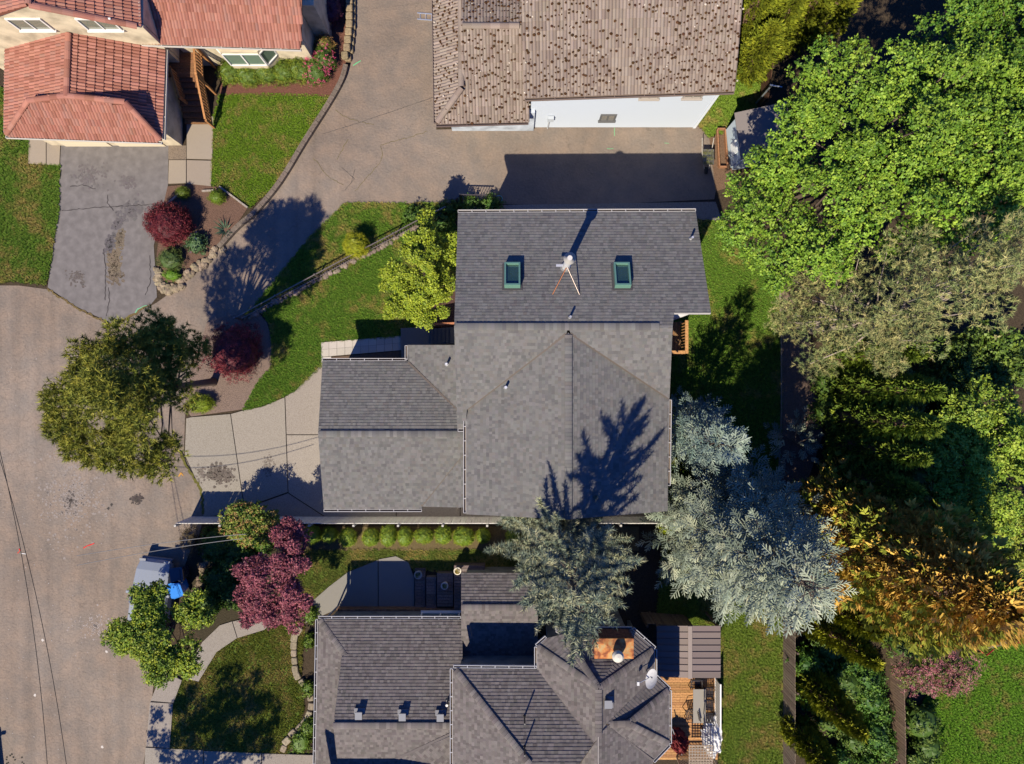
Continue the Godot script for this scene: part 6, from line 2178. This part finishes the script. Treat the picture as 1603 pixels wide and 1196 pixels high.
func build_trees() -> void:
	rng.seed = 101
	var maple := [lin(0.055, 0.12, 0.012), lin(0.105, 0.19, 0.017), lin(0.155, 0.255, 0.024), lin(0.225, 0.315, 0.034)]
	broad_tree("maple_tree", "huge bright green maple overhanging the shed and yard", "tree", P(1252, 300), Vector3(0.3, 7.2, 0.7), Vector3(6.9, 3.4, 4.3), {"puffs": 150, "puff_r": 0.84, "gap": 0.84, "per": 105, "leaf": 0.2, "lobes": [[-4.6, -0.6, 2.6, 1.7], [-5.0, -1.0, 1.0, 1.6], [-3.4, 0.0, -0.9, 1.9], [-2.0, 0.4, -2.6, 2.0], [-1.6, 0.9, 1.2, 2.4], [-3.0, 0.0, 3.6, 1.6], [0.6, 1.0, -1.4, 2.6], [1.2, 0.6, 2.2, 2.3], [3.4, 0.8, -0.4, 2.5], [4.2, 0.2, 2.0, 2.2], [6.0, 0.0, 0.2, 2.3], [7.6, -0.4, -0.6, 2.2], [3.0, 0.3, -2.8, 2.0], [5.6, -0.2, -2.6, 2.2]], "pal": maple, "trunk": 0.35, "squash": 0.6})
	broad_tree("maple_tree", "second green maple crown beyond the huge bright maple", "tree", P(1450, 250), Vector3(0.3, 6.0, -2.2), Vector3(4.4, 2.8, 4.6), {"puffs": 72, "puff_r": 0.9, "gap": 0.9, "per": 105, "leaf": 0.2, "pal": [lin(0.04, 0.1, 0.012), lin(0.08, 0.16, 0.016), lin(0.14, 0.21, 0.02)], "trunk": 0.25, "squash": 0.6})
	# olive pine by the street
	var olive := [lin(0.095, 0.115, 0.019), lin(0.175, 0.19, 0.028), lin(0.3, 0.275, 0.042)]
	broad_tree("pine_tree", "dark olive pine leaning over the street beside the mulch bed", "tree", P(334, 598), Vector3(-0.6, 6.2, 0.4), Vector3(3.4, 4.2, 3.4), {"puffs": 84, "puff_r": 0.6, "gap": 0.8, "per": 80, "leaf": 0.26, "kind": "tuft", "pal": olive, "trunk": 0.2, "squash": 0.8, "mat": mat.needle, "ragged": 0.3, "marks": [[109, 655, 8.0, 0.8], [102, 620, 8.5, 0.7], [144, 590, 9.0, 0.9], [164, 545, 9.0, 0.8], [209, 532, 8.5, 0.8], [254, 535, 7.5, 0.8], [302, 545, 5.5, 0.6], [132, 690, 7.5, 0.7], [186, 700, 8.0, 0.8], [236, 715, 7.0, 0.6], [272, 690, 6.5, 0.5], [184, 610, 10.5, 1.2], [229, 610, 9.0, 1.1], [264, 590, 7.5, 0.9], [204, 660, 9.0, 1.0]]})
	# golden olive conifer with bare pale branches
	broad_tree("deodar_tree", "sparse golden olive conifer with long pale bare branches", "tree", P(1272, 515), Vector3(1.0, 7.0, 0.0), Vector3(3.4, 4.2, 3.4), {"puffs": 120, "puff_r": 0.62, "gap": 0.72, "per": 34, "leaf": 0.23, "kind": "tuft", "pal": [lin(0.12, 0.16, 0.06), lin(0.19, 0.22, 0.08), lin(0.28, 0.28, 0.11), lin(0.37, 0.33, 0.14)], "trunk": 0.24, "squash": 0.5, "mat": mat.needle, "ragged": 0.35, "bark": lin(0.34, 0.28, 0.24), "marks": [[1255, 470, 4.0, 1.3], [1235, 500, 3.5, 1.0], [1300, 530, 5.0, 1.3], [1320, 440, 6.0, 1.3], [1345, 500, 6.5, 1.4], [1385, 420, 8.0, 1.3], [1390, 530, 7.0, 1.2], [1400, 470, 8.5, 1.4], [1450, 400, 9.0, 1.2], [1450, 510, 9.0, 1.1], [1470, 450, 10.0, 1.3], [1515, 400, 10.0, 1.2], [1520, 465, 10.5, 1.1], [1565, 420, 11.0, 1.1], [1580, 380, 10.5, 0.9], [1280, 570, 3.5, 0.8], [1395, 560, 6.0, 0.7]]})
	# blue spruces
	var blue := [lin(0.125, 0.155, 0.12), lin(0.19, 0.225, 0.17), lin(0.255, 0.29, 0.21), lin(0.32, 0.335, 0.225)]
	conifer("blue_spruce", "large silvery blue spruce beside the bark path and grey house", "tree", P(1112, 812), 13.0, 3.35, {"pal": blue, "branches": 12, "step": 0.36, "size": 0.62, "gap": 0.3, "power": 0.55, "start": 0.8, "elev_low": -0.08, "elev_high": 0.3, "bend": 0.05})
	conifer("blue_spruce", "slimmer blue spruce standing on the yard lawn behind the large one", "tree", P(1066, 676), 9.0, 1.7, {"pal": [lin(0.1, 0.145, 0.125), lin(0.16, 0.21, 0.175), lin(0.22, 0.265, 0.21)], "branches": 8, "step": 0.34, "size": 0.6, "gap": 0.3, "start": 0.4, "missing": 0.3})
	conifer("blue_spruce", "little blue spruce shoot on the bark path edge", "tree", P(1237, 690), 1.6, 1.3, {"pal": blue, "branches": 6, "step": 0.35, "size": 0.5, "gap": 0.28, "start": 0.3, "missing": 0.25})
	conifer("green_spruce", "grey green spruce leaning over the fence and entry roof", "tree", P(868, 822), 14.0, 3.0, {"kind": "tuft", "pal": [lin(0.08, 0.11, 0.085), lin(0.15, 0.185, 0.135), lin(0.25, 0.265, 0.165), lin(0.34, 0.33, 0.2)], "branches": 9, "step": 0.45, "size": 0.31, "gap": 0.11, "power": 0.42, "start": 2.0, "elev_low": 0.0, "elev_high": 0.5, "missing": 0.16, "bend": 0.25})
	# golden cypress and arborvitae
	column_tree("golden_cypress", "tall broad golden orange cypress", "tree", P(1298, 828), 13.5, 3.8, {"pal": [lin(0.3, 0.19, 0.035), lin(0.46, 0.28, 0.055), lin(0.56, 0.34, 0.08), lin(0.46, 0.35, 0.065)], "pal2": [lin(0.18, 0.21, 0.03), lin(0.3, 0.31, 0.04)], "split": 0.35, "count": 10500, "size": 0.45, "fat": 0.42, "lumps": 0.34, "rise": 0.3, "loose": true})
	for q in [[1308, 560, 8.0, 1.0, "dark green arborvitae nearest the golden conifer in the shaded row"], [1313, 608, 8.6, 1.15, "dark green arborvitae, second in the shaded row from golden conifer"], [1309, 652, 8.8, 1.2, "dark green arborvitae, middle one of the shaded row"], [1305, 692, 8.2, 1.1, "dark green arborvitae, fourth in the shaded row from golden conifer"], [1300, 735, 8.0, 1.1, "dark green arborvitae nearest the golden cypress in shaded row"]]:
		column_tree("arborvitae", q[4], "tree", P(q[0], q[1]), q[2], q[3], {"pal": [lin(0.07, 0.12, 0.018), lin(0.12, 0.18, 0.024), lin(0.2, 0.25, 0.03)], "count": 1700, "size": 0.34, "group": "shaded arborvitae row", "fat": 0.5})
	for q in [[1275, 925, 6.5, 1.0, "yellow green arborvitae beside the golden cypress and plank fence"], [1272, 962, 6.5, 1.0, "yellow green arborvitae, second along the plank fence"], [1262, 1062, 6.0, 1.0, "yellow green arborvitae behind the ivy covered plank fence"], [1238, 1130, 5.5, 0.9, "yellow green arborvitae leaning against the lower plank fence"]]:
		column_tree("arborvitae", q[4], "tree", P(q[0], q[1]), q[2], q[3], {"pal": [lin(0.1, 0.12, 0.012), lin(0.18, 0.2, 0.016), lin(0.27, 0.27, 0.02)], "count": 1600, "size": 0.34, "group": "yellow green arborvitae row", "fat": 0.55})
	var hedge := 0
	for q in [[1150, 55, 5.5, 1.4], [1188, 78, 5.2, 1.4], [1225, 60, 6.0, 1.5], [1165, 110, 4.6, 1.1], [1265, 45, 6.0, 1.5], [1178, 20, 6.0, 1.5]]:
		hedge += 1
		column_tree("arborvitae", ["yellow green hedge tree against the wall of the white house", "yellow green hedge tree second out from the white house wall", "rounded hedge tree touching the maple in the white house hedge", "smallest hedge tree at the lawn end of the white house hedge", "outermost yellow green hedge tree of the white house hedge", "tall hedge tree at the back of the white house hedge"][hedge - 1], "tree", P(q[0], q[1]), q[2], q[3], {"pal": [lin(0.09, 0.115, 0.012), lin(0.16, 0.185, 0.016), lin(0.23, 0.245, 0.02)], "count": 1700, "size": 0.36, "group": "hedge beside the white house", "fat": 0.5})
	# right-hand deciduous trees
	broad_tree("ash_tree", "light green loose leaved tree beyond the shaded arborvitae", "tree", P(1395, 695), Vector3(0.5, 6.0, 0.3), Vector3(3.4, 2.4, 3.8), {"puffs": 56, "puff_r": 0.75, "gap": 0.75, "per": 85, "leaf": 0.2, "pal": [lin(0.09, 0.16, 0.016), lin(0.16, 0.24, 0.024), lin(0.26, 0.32, 0.036)], "bark": lin(0.25, 0.2, 0.15)})
	broad_tree("ash_tree", "streaky green tree with arching bare stems beside golden cypress", "tree", P(1455, 800), Vector3(0.6, 4.2, 0.3), Vector3(3.6, 1.9, 2.3), {"puffs": 34, "puff_r": 0.75, "gap": 0.75, "per": 60, "leaf": 0.24, "pal": [lin(0.09, 0.14, 0.016), lin(0.18, 0.22, 0.026), lin(0.27, 0.29, 0.036)], "bark": lin(0.25, 0.2, 0.15), "squash": 0.5})
	broad_tree("dark_tree", "low spreading green tree behind the golden olive conifer", "tree", P(1460, 565), Vector3(0.2, 3.4, 0), Vector3(2.6, 1.7, 1.9), {"puffs": 30, "puff_r": 0.8, "gap": 0.75, "per": 60, "leaf": 0.25, "pal": [lin(0.045, 0.085, 0.014), lin(0.08, 0.13, 0.018), lin(0.13, 0.18, 0.026)]})
	broad_tree("blossom_tree", "pink blossoming small tree beside the narrow board fence", "tree", P(1400, 1010), Vector3(0.5, 2.8, 0.2), Vector3(2.0, 1.0, 1.25), {"puffs": 30, "puff_r": 0.5, "gap": 0.75, "per": 22, "leaf": 0.17, "pal": [lin(0.05, 0.07, 0.015), lin(0.1, 0.11, 0.02)], "bloom": [lin(0.22, 0.06, 0.075), lin(0.36, 0.13, 0.14), lin(0.42, 0.2, 0.2)], "blooms": 36, "trunk": 0.1})
	# neighbour's tree south of the frame, whose shade falls on the front lawn and pavement
	broad_tree("shade_tree", "leafy tree south of the front lawn shading the pavement", "tree", P(268, 1322), Vector3(0, 7.0, 0), Vector3(3.3, 2.2, 3.0), {"puffs": 62, "puff_r": 0.5, "gap": 1.1, "per": 26, "leaf": 0.26, "pal": maple, "trunk": 0.2})
	# burgundy trees
	var wine := [lin(0.06, 0.01, 0.013), lin(0.12, 0.018, 0.022), lin(0.18, 0.03, 0.034)]
	shrub("japanese_maple", "round burgundy weeping maple on the flower bed by the drive", "tree", P(277, 356), Vector3(1.15, 0.95, 1.1), {"pal": wine, "count": 1250, "leaf": 0.18, "core": 0.85, "ragged": 0.1})
	shrub("japanese_maple", "burgundy maple on the tan mulch bed beside the olive pine", "tree", P(378, 551), Vector3(1.42, 0.95, 1.4), {"pal": [lin(0.075, 0.012, 0.016), lin(0.15, 0.022, 0.028), lin(0.23, 0.038, 0.046)], "count": 1500, "leaf": 0.18, "core": 0.78, "ragged": 0.32})
	broad_tree("plum_tree", "pinkish purple leaved plum tree beside the curved garden walk", "tree", P(466, 880), Vector3(-0.1, 3.3, 0.0), Vector3(2.1, 1.6, 2.25), {"lobes": [[0.7, 0.0, -2.1, 0.6], [0.9, 0.5, -1.1, 0.8], [-0.8, 0.3, -0.5, 0.9], [0.9, 0.2, 0.3, 1.0], [-0.6, 0.0, 1.0, 1.0], [0.6, -0.3, 1.4, 0.9], [-1.4, -0.5, 1.3, 0.7]], "puffs": 50, "puff_r": 0.46, "gap": 0.8, "per": 90, "leaf": 0.16, "pal": [lin(0.07, 0.02, 0.03), lin(0.16, 0.04, 0.055), lin(0.28, 0.085, 0.1)], "trunk": 0.1, "bark": lin(0.06, 0.05, 0.045)})
	# yellow-green and green small trees
	broad_tree("locust_tree", "yellow green leafy tree at the corner of the grey house", "tree", P(676, 440), Vector3(-0.2, 3.2, 0.1), Vector3(1.95, 1.5, 2.6), {"lobes": [[0.3, 0.0, -2.2, 0.6], [1.2, -0.2, -1.3, 0.7], [0.2, 0.6, -0.9, 0.9], [-1.2, 0.0, 0.1, 0.7], [0.2, 0.7, 0.4, 0.9], [1.1, 0.0, 0.9, 0.8], [-0.7, -0.2, 1.6, 0.8], [0.2, 0.0, 1.9, 0.7]], "puffs": 60, "puff_r": 0.38, "gap": 0.75, "per": 80, "leaf": 0.175, "pal": [lin(0.1, 0.15, 0.012), lin(0.185, 0.235, 0.017), lin(0.26, 0.3, 0.024)], "trunk": 0.1})
	broad_tree("street_tree", "green leafy street tree spreading over the parked car", "tree", P(304, 945), Vector3(0.3, 4.0, -0.1), Vector3(2.2, 1.4, 2.3), {"lobes": [[-0.5, 0.0, -1.3, 0.7], [-1.6, -0.1, 0.3, 0.7], [-0.3, 0.5, 0.0, 1.0], [1.2, -0.4, -0.8, 0.7], [0.3, 0.0, 1.5, 0.9], [0.8, -0.2, 1.4, 0.7]], "puffs": 46, "puff_r": 0.5, "gap": 0.8, "per": 100, "leaf": 0.18, "pal": [lin(0.065, 0.12, 0.012), lin(0.13, 0.19, 0.016), lin(0.24, 0.27, 0.022)], "trunk": 0.1})
	shrub("golden_shrub", "round lemon yellow shrub beside the iron fence on the verge", "shrub", P(562, 388), Vector3(0.68, 0.75, 0.68), {"pal": [lin(0.16, 0.18, 0.01), lin(0.25, 0.26, 0.012), lin(0.32, 0.3, 0.016)], "count": 750, "leaf": 0.12})
	shrub("golden_shrub", "low lime yellow shrub under the olive pine on the mulch", "shrub", P(318, 632), Vector3(0.75, 0.35, 0.5), {"pal": [lin(0.12, 0.17, 0.01), lin(0.2, 0.24, 0.012)], "count": 420, "leaf": 0.13})
	shrub("golden_shrub", "lemon yellow shrub at the foot of the large blue spruce", "shrub", P(1043, 815), Vector3(0.6, 0.7, 0.6), {"pal": [lin(0.16, 0.2, 0.01), lin(0.25, 0.28, 0.012)], "count": 520, "leaf": 0.12})
	# clipped balls along the fence
	var n := 0
	for x in [490, 518, 550, 581, 611, 638, 666, 697, 725, 756, 800]:
		n += 1
		shrub("clipped_ball_shrub", ["first", "second", "third", "fourth", "fifth", "sixth", "seventh", "eighth", "ninth", "tenth", "eleventh"][n - 1] + " clipped green ball counted from the plum tree along the board fence", "shrub", P(x + rng.randf_range(-3, 3), 837 + rng.randf_range(-4, 4)), Vector3(0.46 * rng.randf_range(0.85, 1.2), 0.5, 0.46 * rng.randf_range(0.85, 1.2)) * rng.randf_range(0.9, 1.12), {"pal": [lin(0.09, 0.14, 0.013), lin(0.17, 0.225, 0.017), lin(0.28, 0.31, 0.02)], "count": 480, "leaf": 0.1, "core": 0.9, "ragged": 0.05, "group": "clipped balls along the board fence"})
	# orange tipped shrub and the street corner planting
	broad_tree("photinia_shrub", "green shrub with orange and cream new tips at the driveway corner", "shrub", P(412, 806), Vector3(0.0, 1.7, 0.1), Vector3(1.75, 1.0, 1.2), {"puffs": 30, "puff_r": 0.48, "gap": 0.75, "per": 50, "leaf": 0.18, "pal": [lin(0.05, 0.1, 0.012), lin(0.1, 0.15, 0.02), lin(0.2, 0.2, 0.03)], "bloom": [lin(0.36, 0.17, 0.06), lin(0.38, 0.27, 0.1)], "blooms": 14, "trunk": 0.06})
	for q in [[345, 850, 0.9, 0.45, 1.0], [375, 880, 1.0, 0.5, 0.9], [350, 905, 0.9, 0.4, 0.8], [385, 855, 0.8, 0.6, 0.7], [330, 940, 0.7, 0.4, 0.7], [370, 925, 0.8, 0.4, 0.8], [425, 840, 0.7, 0.7, 0.6]]:
		shrub("ivy_mound", "dark green ivy mound in the street corner planting bed", "ground cover", P(q[0], q[1]), Vector3(q[2], q[3], q[4]), {"pal": [lin(0.025, 0.06, 0.01), lin(0.05, 0.1, 0.014), lin(0.09, 0.14, 0.02)], "count": 480, "leaf": 0.17, "kind": "broad", "ragged": 0.3, "group": "ivy mounds of the street corner bed"})
	shrub("barberry_shrub", "brown stemmed thin shrub at the roadside end of board fence", "shrub", P(308, 842), Vector3(0.6, 0.6, 0.8), {"pal": [lin(0.06, 0.045, 0.02), lin(0.1, 0.07, 0.03)], "count": 220, "leaf": 0.16, "core": 0.4, "ragged": 0.4})
	# rhododendron hedge of the cream house
	var bay_bush := 0
	for q in [[368, 120, 0.75], [395, 124, 0.75], [422, 120, 0.8], [450, 118, 0.7], [475, 116, 0.75]]:
		bay_bush += 1
		shrub("rhododendron", ["first", "second", "third", "fourth", "fifth"][bay_bush - 1] + " yellow green hedge bush from the timber stairs below the bay window", "shrub", P(q[0], q[1]), Vector3(q[2], 0.55, 0.65), {"pal": [lin(0.06, 0.1, 0.012), lin(0.12, 0.16, 0.016), lin(0.19, 0.22, 0.02)], "count": 420, "leaf": 0.15, "ragged": 0.25, "group": "hedge below the bay window"})
	for q in [[500, 118, 0.65], [512, 100, 0.55]]:
		shrub("rhododendron", "rhododendron with pink flower heads at the hedge end", "shrub", P(q[0], q[1]), Vector3(q[2], 0.6, 0.8), {"pal": [lin(0.05, 0.09, 0.012), lin(0.1, 0.14, 0.02)], "count": 350, "leaf": 0.15, "bloom": [lin(0.5, 0.04, 0.13), lin(0.55, 0.12, 0.22)], "blooms": 70, "bloom_size": 0.14, "ragged": 0.25, "group": "pink rhododendrons"})
	shrub("pieris_shrub", "small shrub with coral orange tips beside the tan block wall", "shrub", P(514, 78), Vector3(0.5, 0.55, 0.5), {"pal": [lin(0.12, 0.12, 0.02), lin(0.25, 0.15, 0.04), lin(0.34, 0.17, 0.07)], "count": 300, "leaf": 0.14, "ragged": 0.3})
	shrub("barberry_shrub", "dark purple shrub between the cream house and block wall", "shrub", P(522, 22), Vector3(0.7, 0.6, 0.9), {"pal": [lin(0.05, 0.012, 0.03), lin(0.09, 0.025, 0.045)], "count": 420, "leaf": 0.14, "ragged": 0.3})
	# bed by the apron
	shrub("box_bush", "small round green bush at the end of the footpath", "shrub", P(291, 304), Vector3(0.38, 0.35, 0.34), {"pal": [lin(0.06, 0.09, 0.008), lin(0.12, 0.15, 0.01)], "count": 300, "leaf": 0.09})
	shrub("box_bush", "small oval green bush beside the timber edging of the bed", "shrub", P(344, 311), Vector3(0.46, 0.38, 0.4), {"pal": [lin(0.07, 0.11, 0.008), lin(0.14, 0.18, 0.012)], "count": 340, "leaf": 0.09})
	shrub("groundcover_shrub", "mixed green mound at the rocky tip of the flower bed", "shrub", P(272, 408), Vector3(0.68, 0.4, 0.6), {"pal": [lin(0.05, 0.08, 0.02), lin(0.1, 0.13, 0.03)], "count": 380, "leaf": 0.13, "ragged": 0.3})
	shrub("groundcover_shrub", "bright green leafy clump at the very tip of flower bed", "shrub", P(274, 432), Vector3(0.45, 0.3, 0.3), {"pal": [lin(0.08, 0.16, 0.012), lin(0.13, 0.22, 0.02)], "count": 220, "leaf": 0.12, "ragged": 0.3})
	shrub("groundcover_shrub", "blue green leafy clump with lilac flowers beside burgundy maple", "shrub", P(312, 383), Vector3(0.5, 0.35, 0.55), {"pal": [lin(0.045, 0.09, 0.035), lin(0.09, 0.14, 0.06)], "count": 240, "leaf": 0.15, "kind": "broad", "ragged": 0.4, "bloom": [lin(0.25, 0.22, 0.5)], "blooms": 8, "bloom_size": 0.08})
	var iris := thing("iris_clump", "clump of long blue green sword leaves beside the kerb", "plant", P(354, 360))
	var ig := Geo.new()
	for i in 34:
		var d := (random_dir() * Vector3(1, 0, 1)).normalized()
		leaf_blade(ig, d * 0.05, (d + Vector3.UP * rng.randf_range(0.5, 1.4)).normalized(), Vector3.UP + d * 0.3, rng.randf_range(0.4, 0.75), 0.06)
	var cc := PackedColorArray()
	for i in ig.v.size():
		cc.append(lin(0.08, 0.13, 0.08))
	ig.c = cc
	part("leaves", ig, mat.leaf, iris)
	# greenery by the brown house and the plank fence
	for q in [[486, 1000, 0.3], [484, 1074, 0.35], [472, 1158, 0.55], [484, 1135, 0.4], [488, 960, 0.4]]:
		shrub("border_plant", "low bright green plant between stone edging and brown roofed house", "plant", P(q[0], q[1]), Vector3(q[2], 0.25, q[2] * 1.2), {"pal": [lin(0.06, 0.11, 0.012), lin(0.13, 0.18, 0.02)], "count": 200, "leaf": 0.13, "kind": "broad", "ragged": 0.4, "group": "border plants of the brown roofed house"})
	for q in [[1345, 1050], [1352, 1085], [1368, 1110], [1358, 1140], [1375, 1165], [1350, 1190], [1320, 1030], [1300, 1180], [1255, 1030], [1252, 1075]]:
		shrub("ivy_bush", "bright green ivy bush between the two board fences", "shrub", P(q[0], q[1]), Vector3(0.75, 0.7, 0.75) * rng.randf_range(0.8, 1.15), {"pal": [lin(0.03, 0.075, 0.012), lin(0.06, 0.13, 0.016), lin(0.11, 0.19, 0.025)], "count": 340, "leaf": 0.2, "kind": "broad", "ragged": 0.35, "group": "ivy bushes between the fences"})
	for q in [[1430, 1120], [1440, 1160], [1425, 1190], [1290, 640], [1290, 600], [1330, 590], [1345, 690], [1340, 745], [1390, 590], [1400, 640], [1450, 600], [1500, 600], [1420, 760], [1460, 690], [1340, 850], [1380, 960], [1420, 940], [1460, 950], [1405, 990], [1290, 1110], [1310, 1060], [1290, 1000], [1330, 1150], [1440, 1010], [1500, 740], [1480, 640], [1360, 640], [1400, 900], [1500, 880], [1560, 700], [1590, 560], [1540, 780]]:
		shrub("undergrowth_bush", ("leafy green bush beside the narrow board fence and pink blossom" if q[1] > 980 else "leafy green bush around the foot of the golden cypress" if q[1] > 770 else "leafy green bush among the dark arborvitae row" if q[0] < 1410 else "leafy green bush under the light green loose leaved tree"), "shrub", P(q[0], q[1]), Vector3(0.95, 0.7, 0.95) * rng.randf_range(0.8, 1.3), {"pal": [lin(0.045, 0.085, 0.014), lin(0.075, 0.12, 0.018), lin(0.11, 0.15, 0.024)], "count": 190, "leaf": 0.22, "kind": "broad", "ragged": 0.35, "group": "shaded undergrowth bushes"})
	for q in [[690, 352], [704, 330], [650, 340], [735, 322], [770, 322]]:
		shrub("weedy_shrub", "straggly green shrub tangled in the iron fence near the house", "shrub", P(q[0], q[1]), Vector3(0.55, 0.4, 0.45), {"pal": [lin(0.035, 0.08, 0.012), lin(0.07, 0.12, 0.02)], "count": 200, "leaf": 0.15, "kind": "broad", "ragged": 0.5, "core": 0.5, "group": "straggly shrubs at the iron fence"})


func _ready() -> void:
	# camera
	var cam := Camera3D.new()
	cam.name = "drone_camera"
	cam.position = Vector3(0, DRONE, 0)
	cam.rotation_degrees = Vector3(-90, 0, 0)
	cam.fov = rad_to_deg(2.0 * atan(598.0 / FOCAL))
	cam.near = 0.1
	cam.far = 600.0
	cam.current = true
	add_child(cam)
	# sky, exposure
	var env := Environment.new()
	var sky := Sky.new()
	var sm := ProceduralSkyMaterial.new()
	sm.sky_top_color = Color(0.11, 0.29, 0.62)
	sm.sky_horizon_color = Color(0.36, 0.5, 0.7)
	sm.ground_horizon_color = Color(0.3, 0.3, 0.3)
	sm.ground_bottom_color = Color(0.15, 0.14, 0.12)
	sm.sky_curve = 0.2
	sm.sky_energy_multiplier = 0.98
	sky.sky_material = sm
	env.background_mode = Environment.BG_SKY
	env.sky = sky
	env.tonemap_mode = Environment.TONE_MAPPER_LINEAR
	env.tonemap_exposure = 1.92
	env.sdfgi_enabled = true
	env.ssao_enabled = true
	env.ssil_enabled = true
	var we := WorldEnvironment.new()
	we.name = "sky_and_air"
	we.environment = env
	add_child(we)
	# sun
	var sun := DirectionalLight3D.new()
	sun.name = "sun"
	sun.light_energy = 1.45
	sun.light_color = Color(1.0, 0.955, 0.875)
	sun.light_angular_distance = 0.5
	sun.shadow_enabled = true
	sun.basis = Basis.looking_at(SUN_TRAVEL.normalized(), Vector3.UP)
	add_child(sun)
	soft.noise_type = FastNoiseLite.TYPE_SIMPLEX_SMOOTH
	soft.frequency = 0.02
	soft.seed = 3
	make_materials()
	make_protos()
	build_ground()
	build_edges()
	build_main_house()
	build_south_house()
	build_red_house()
	build_white_house()
	build_yard()
	build_trees()
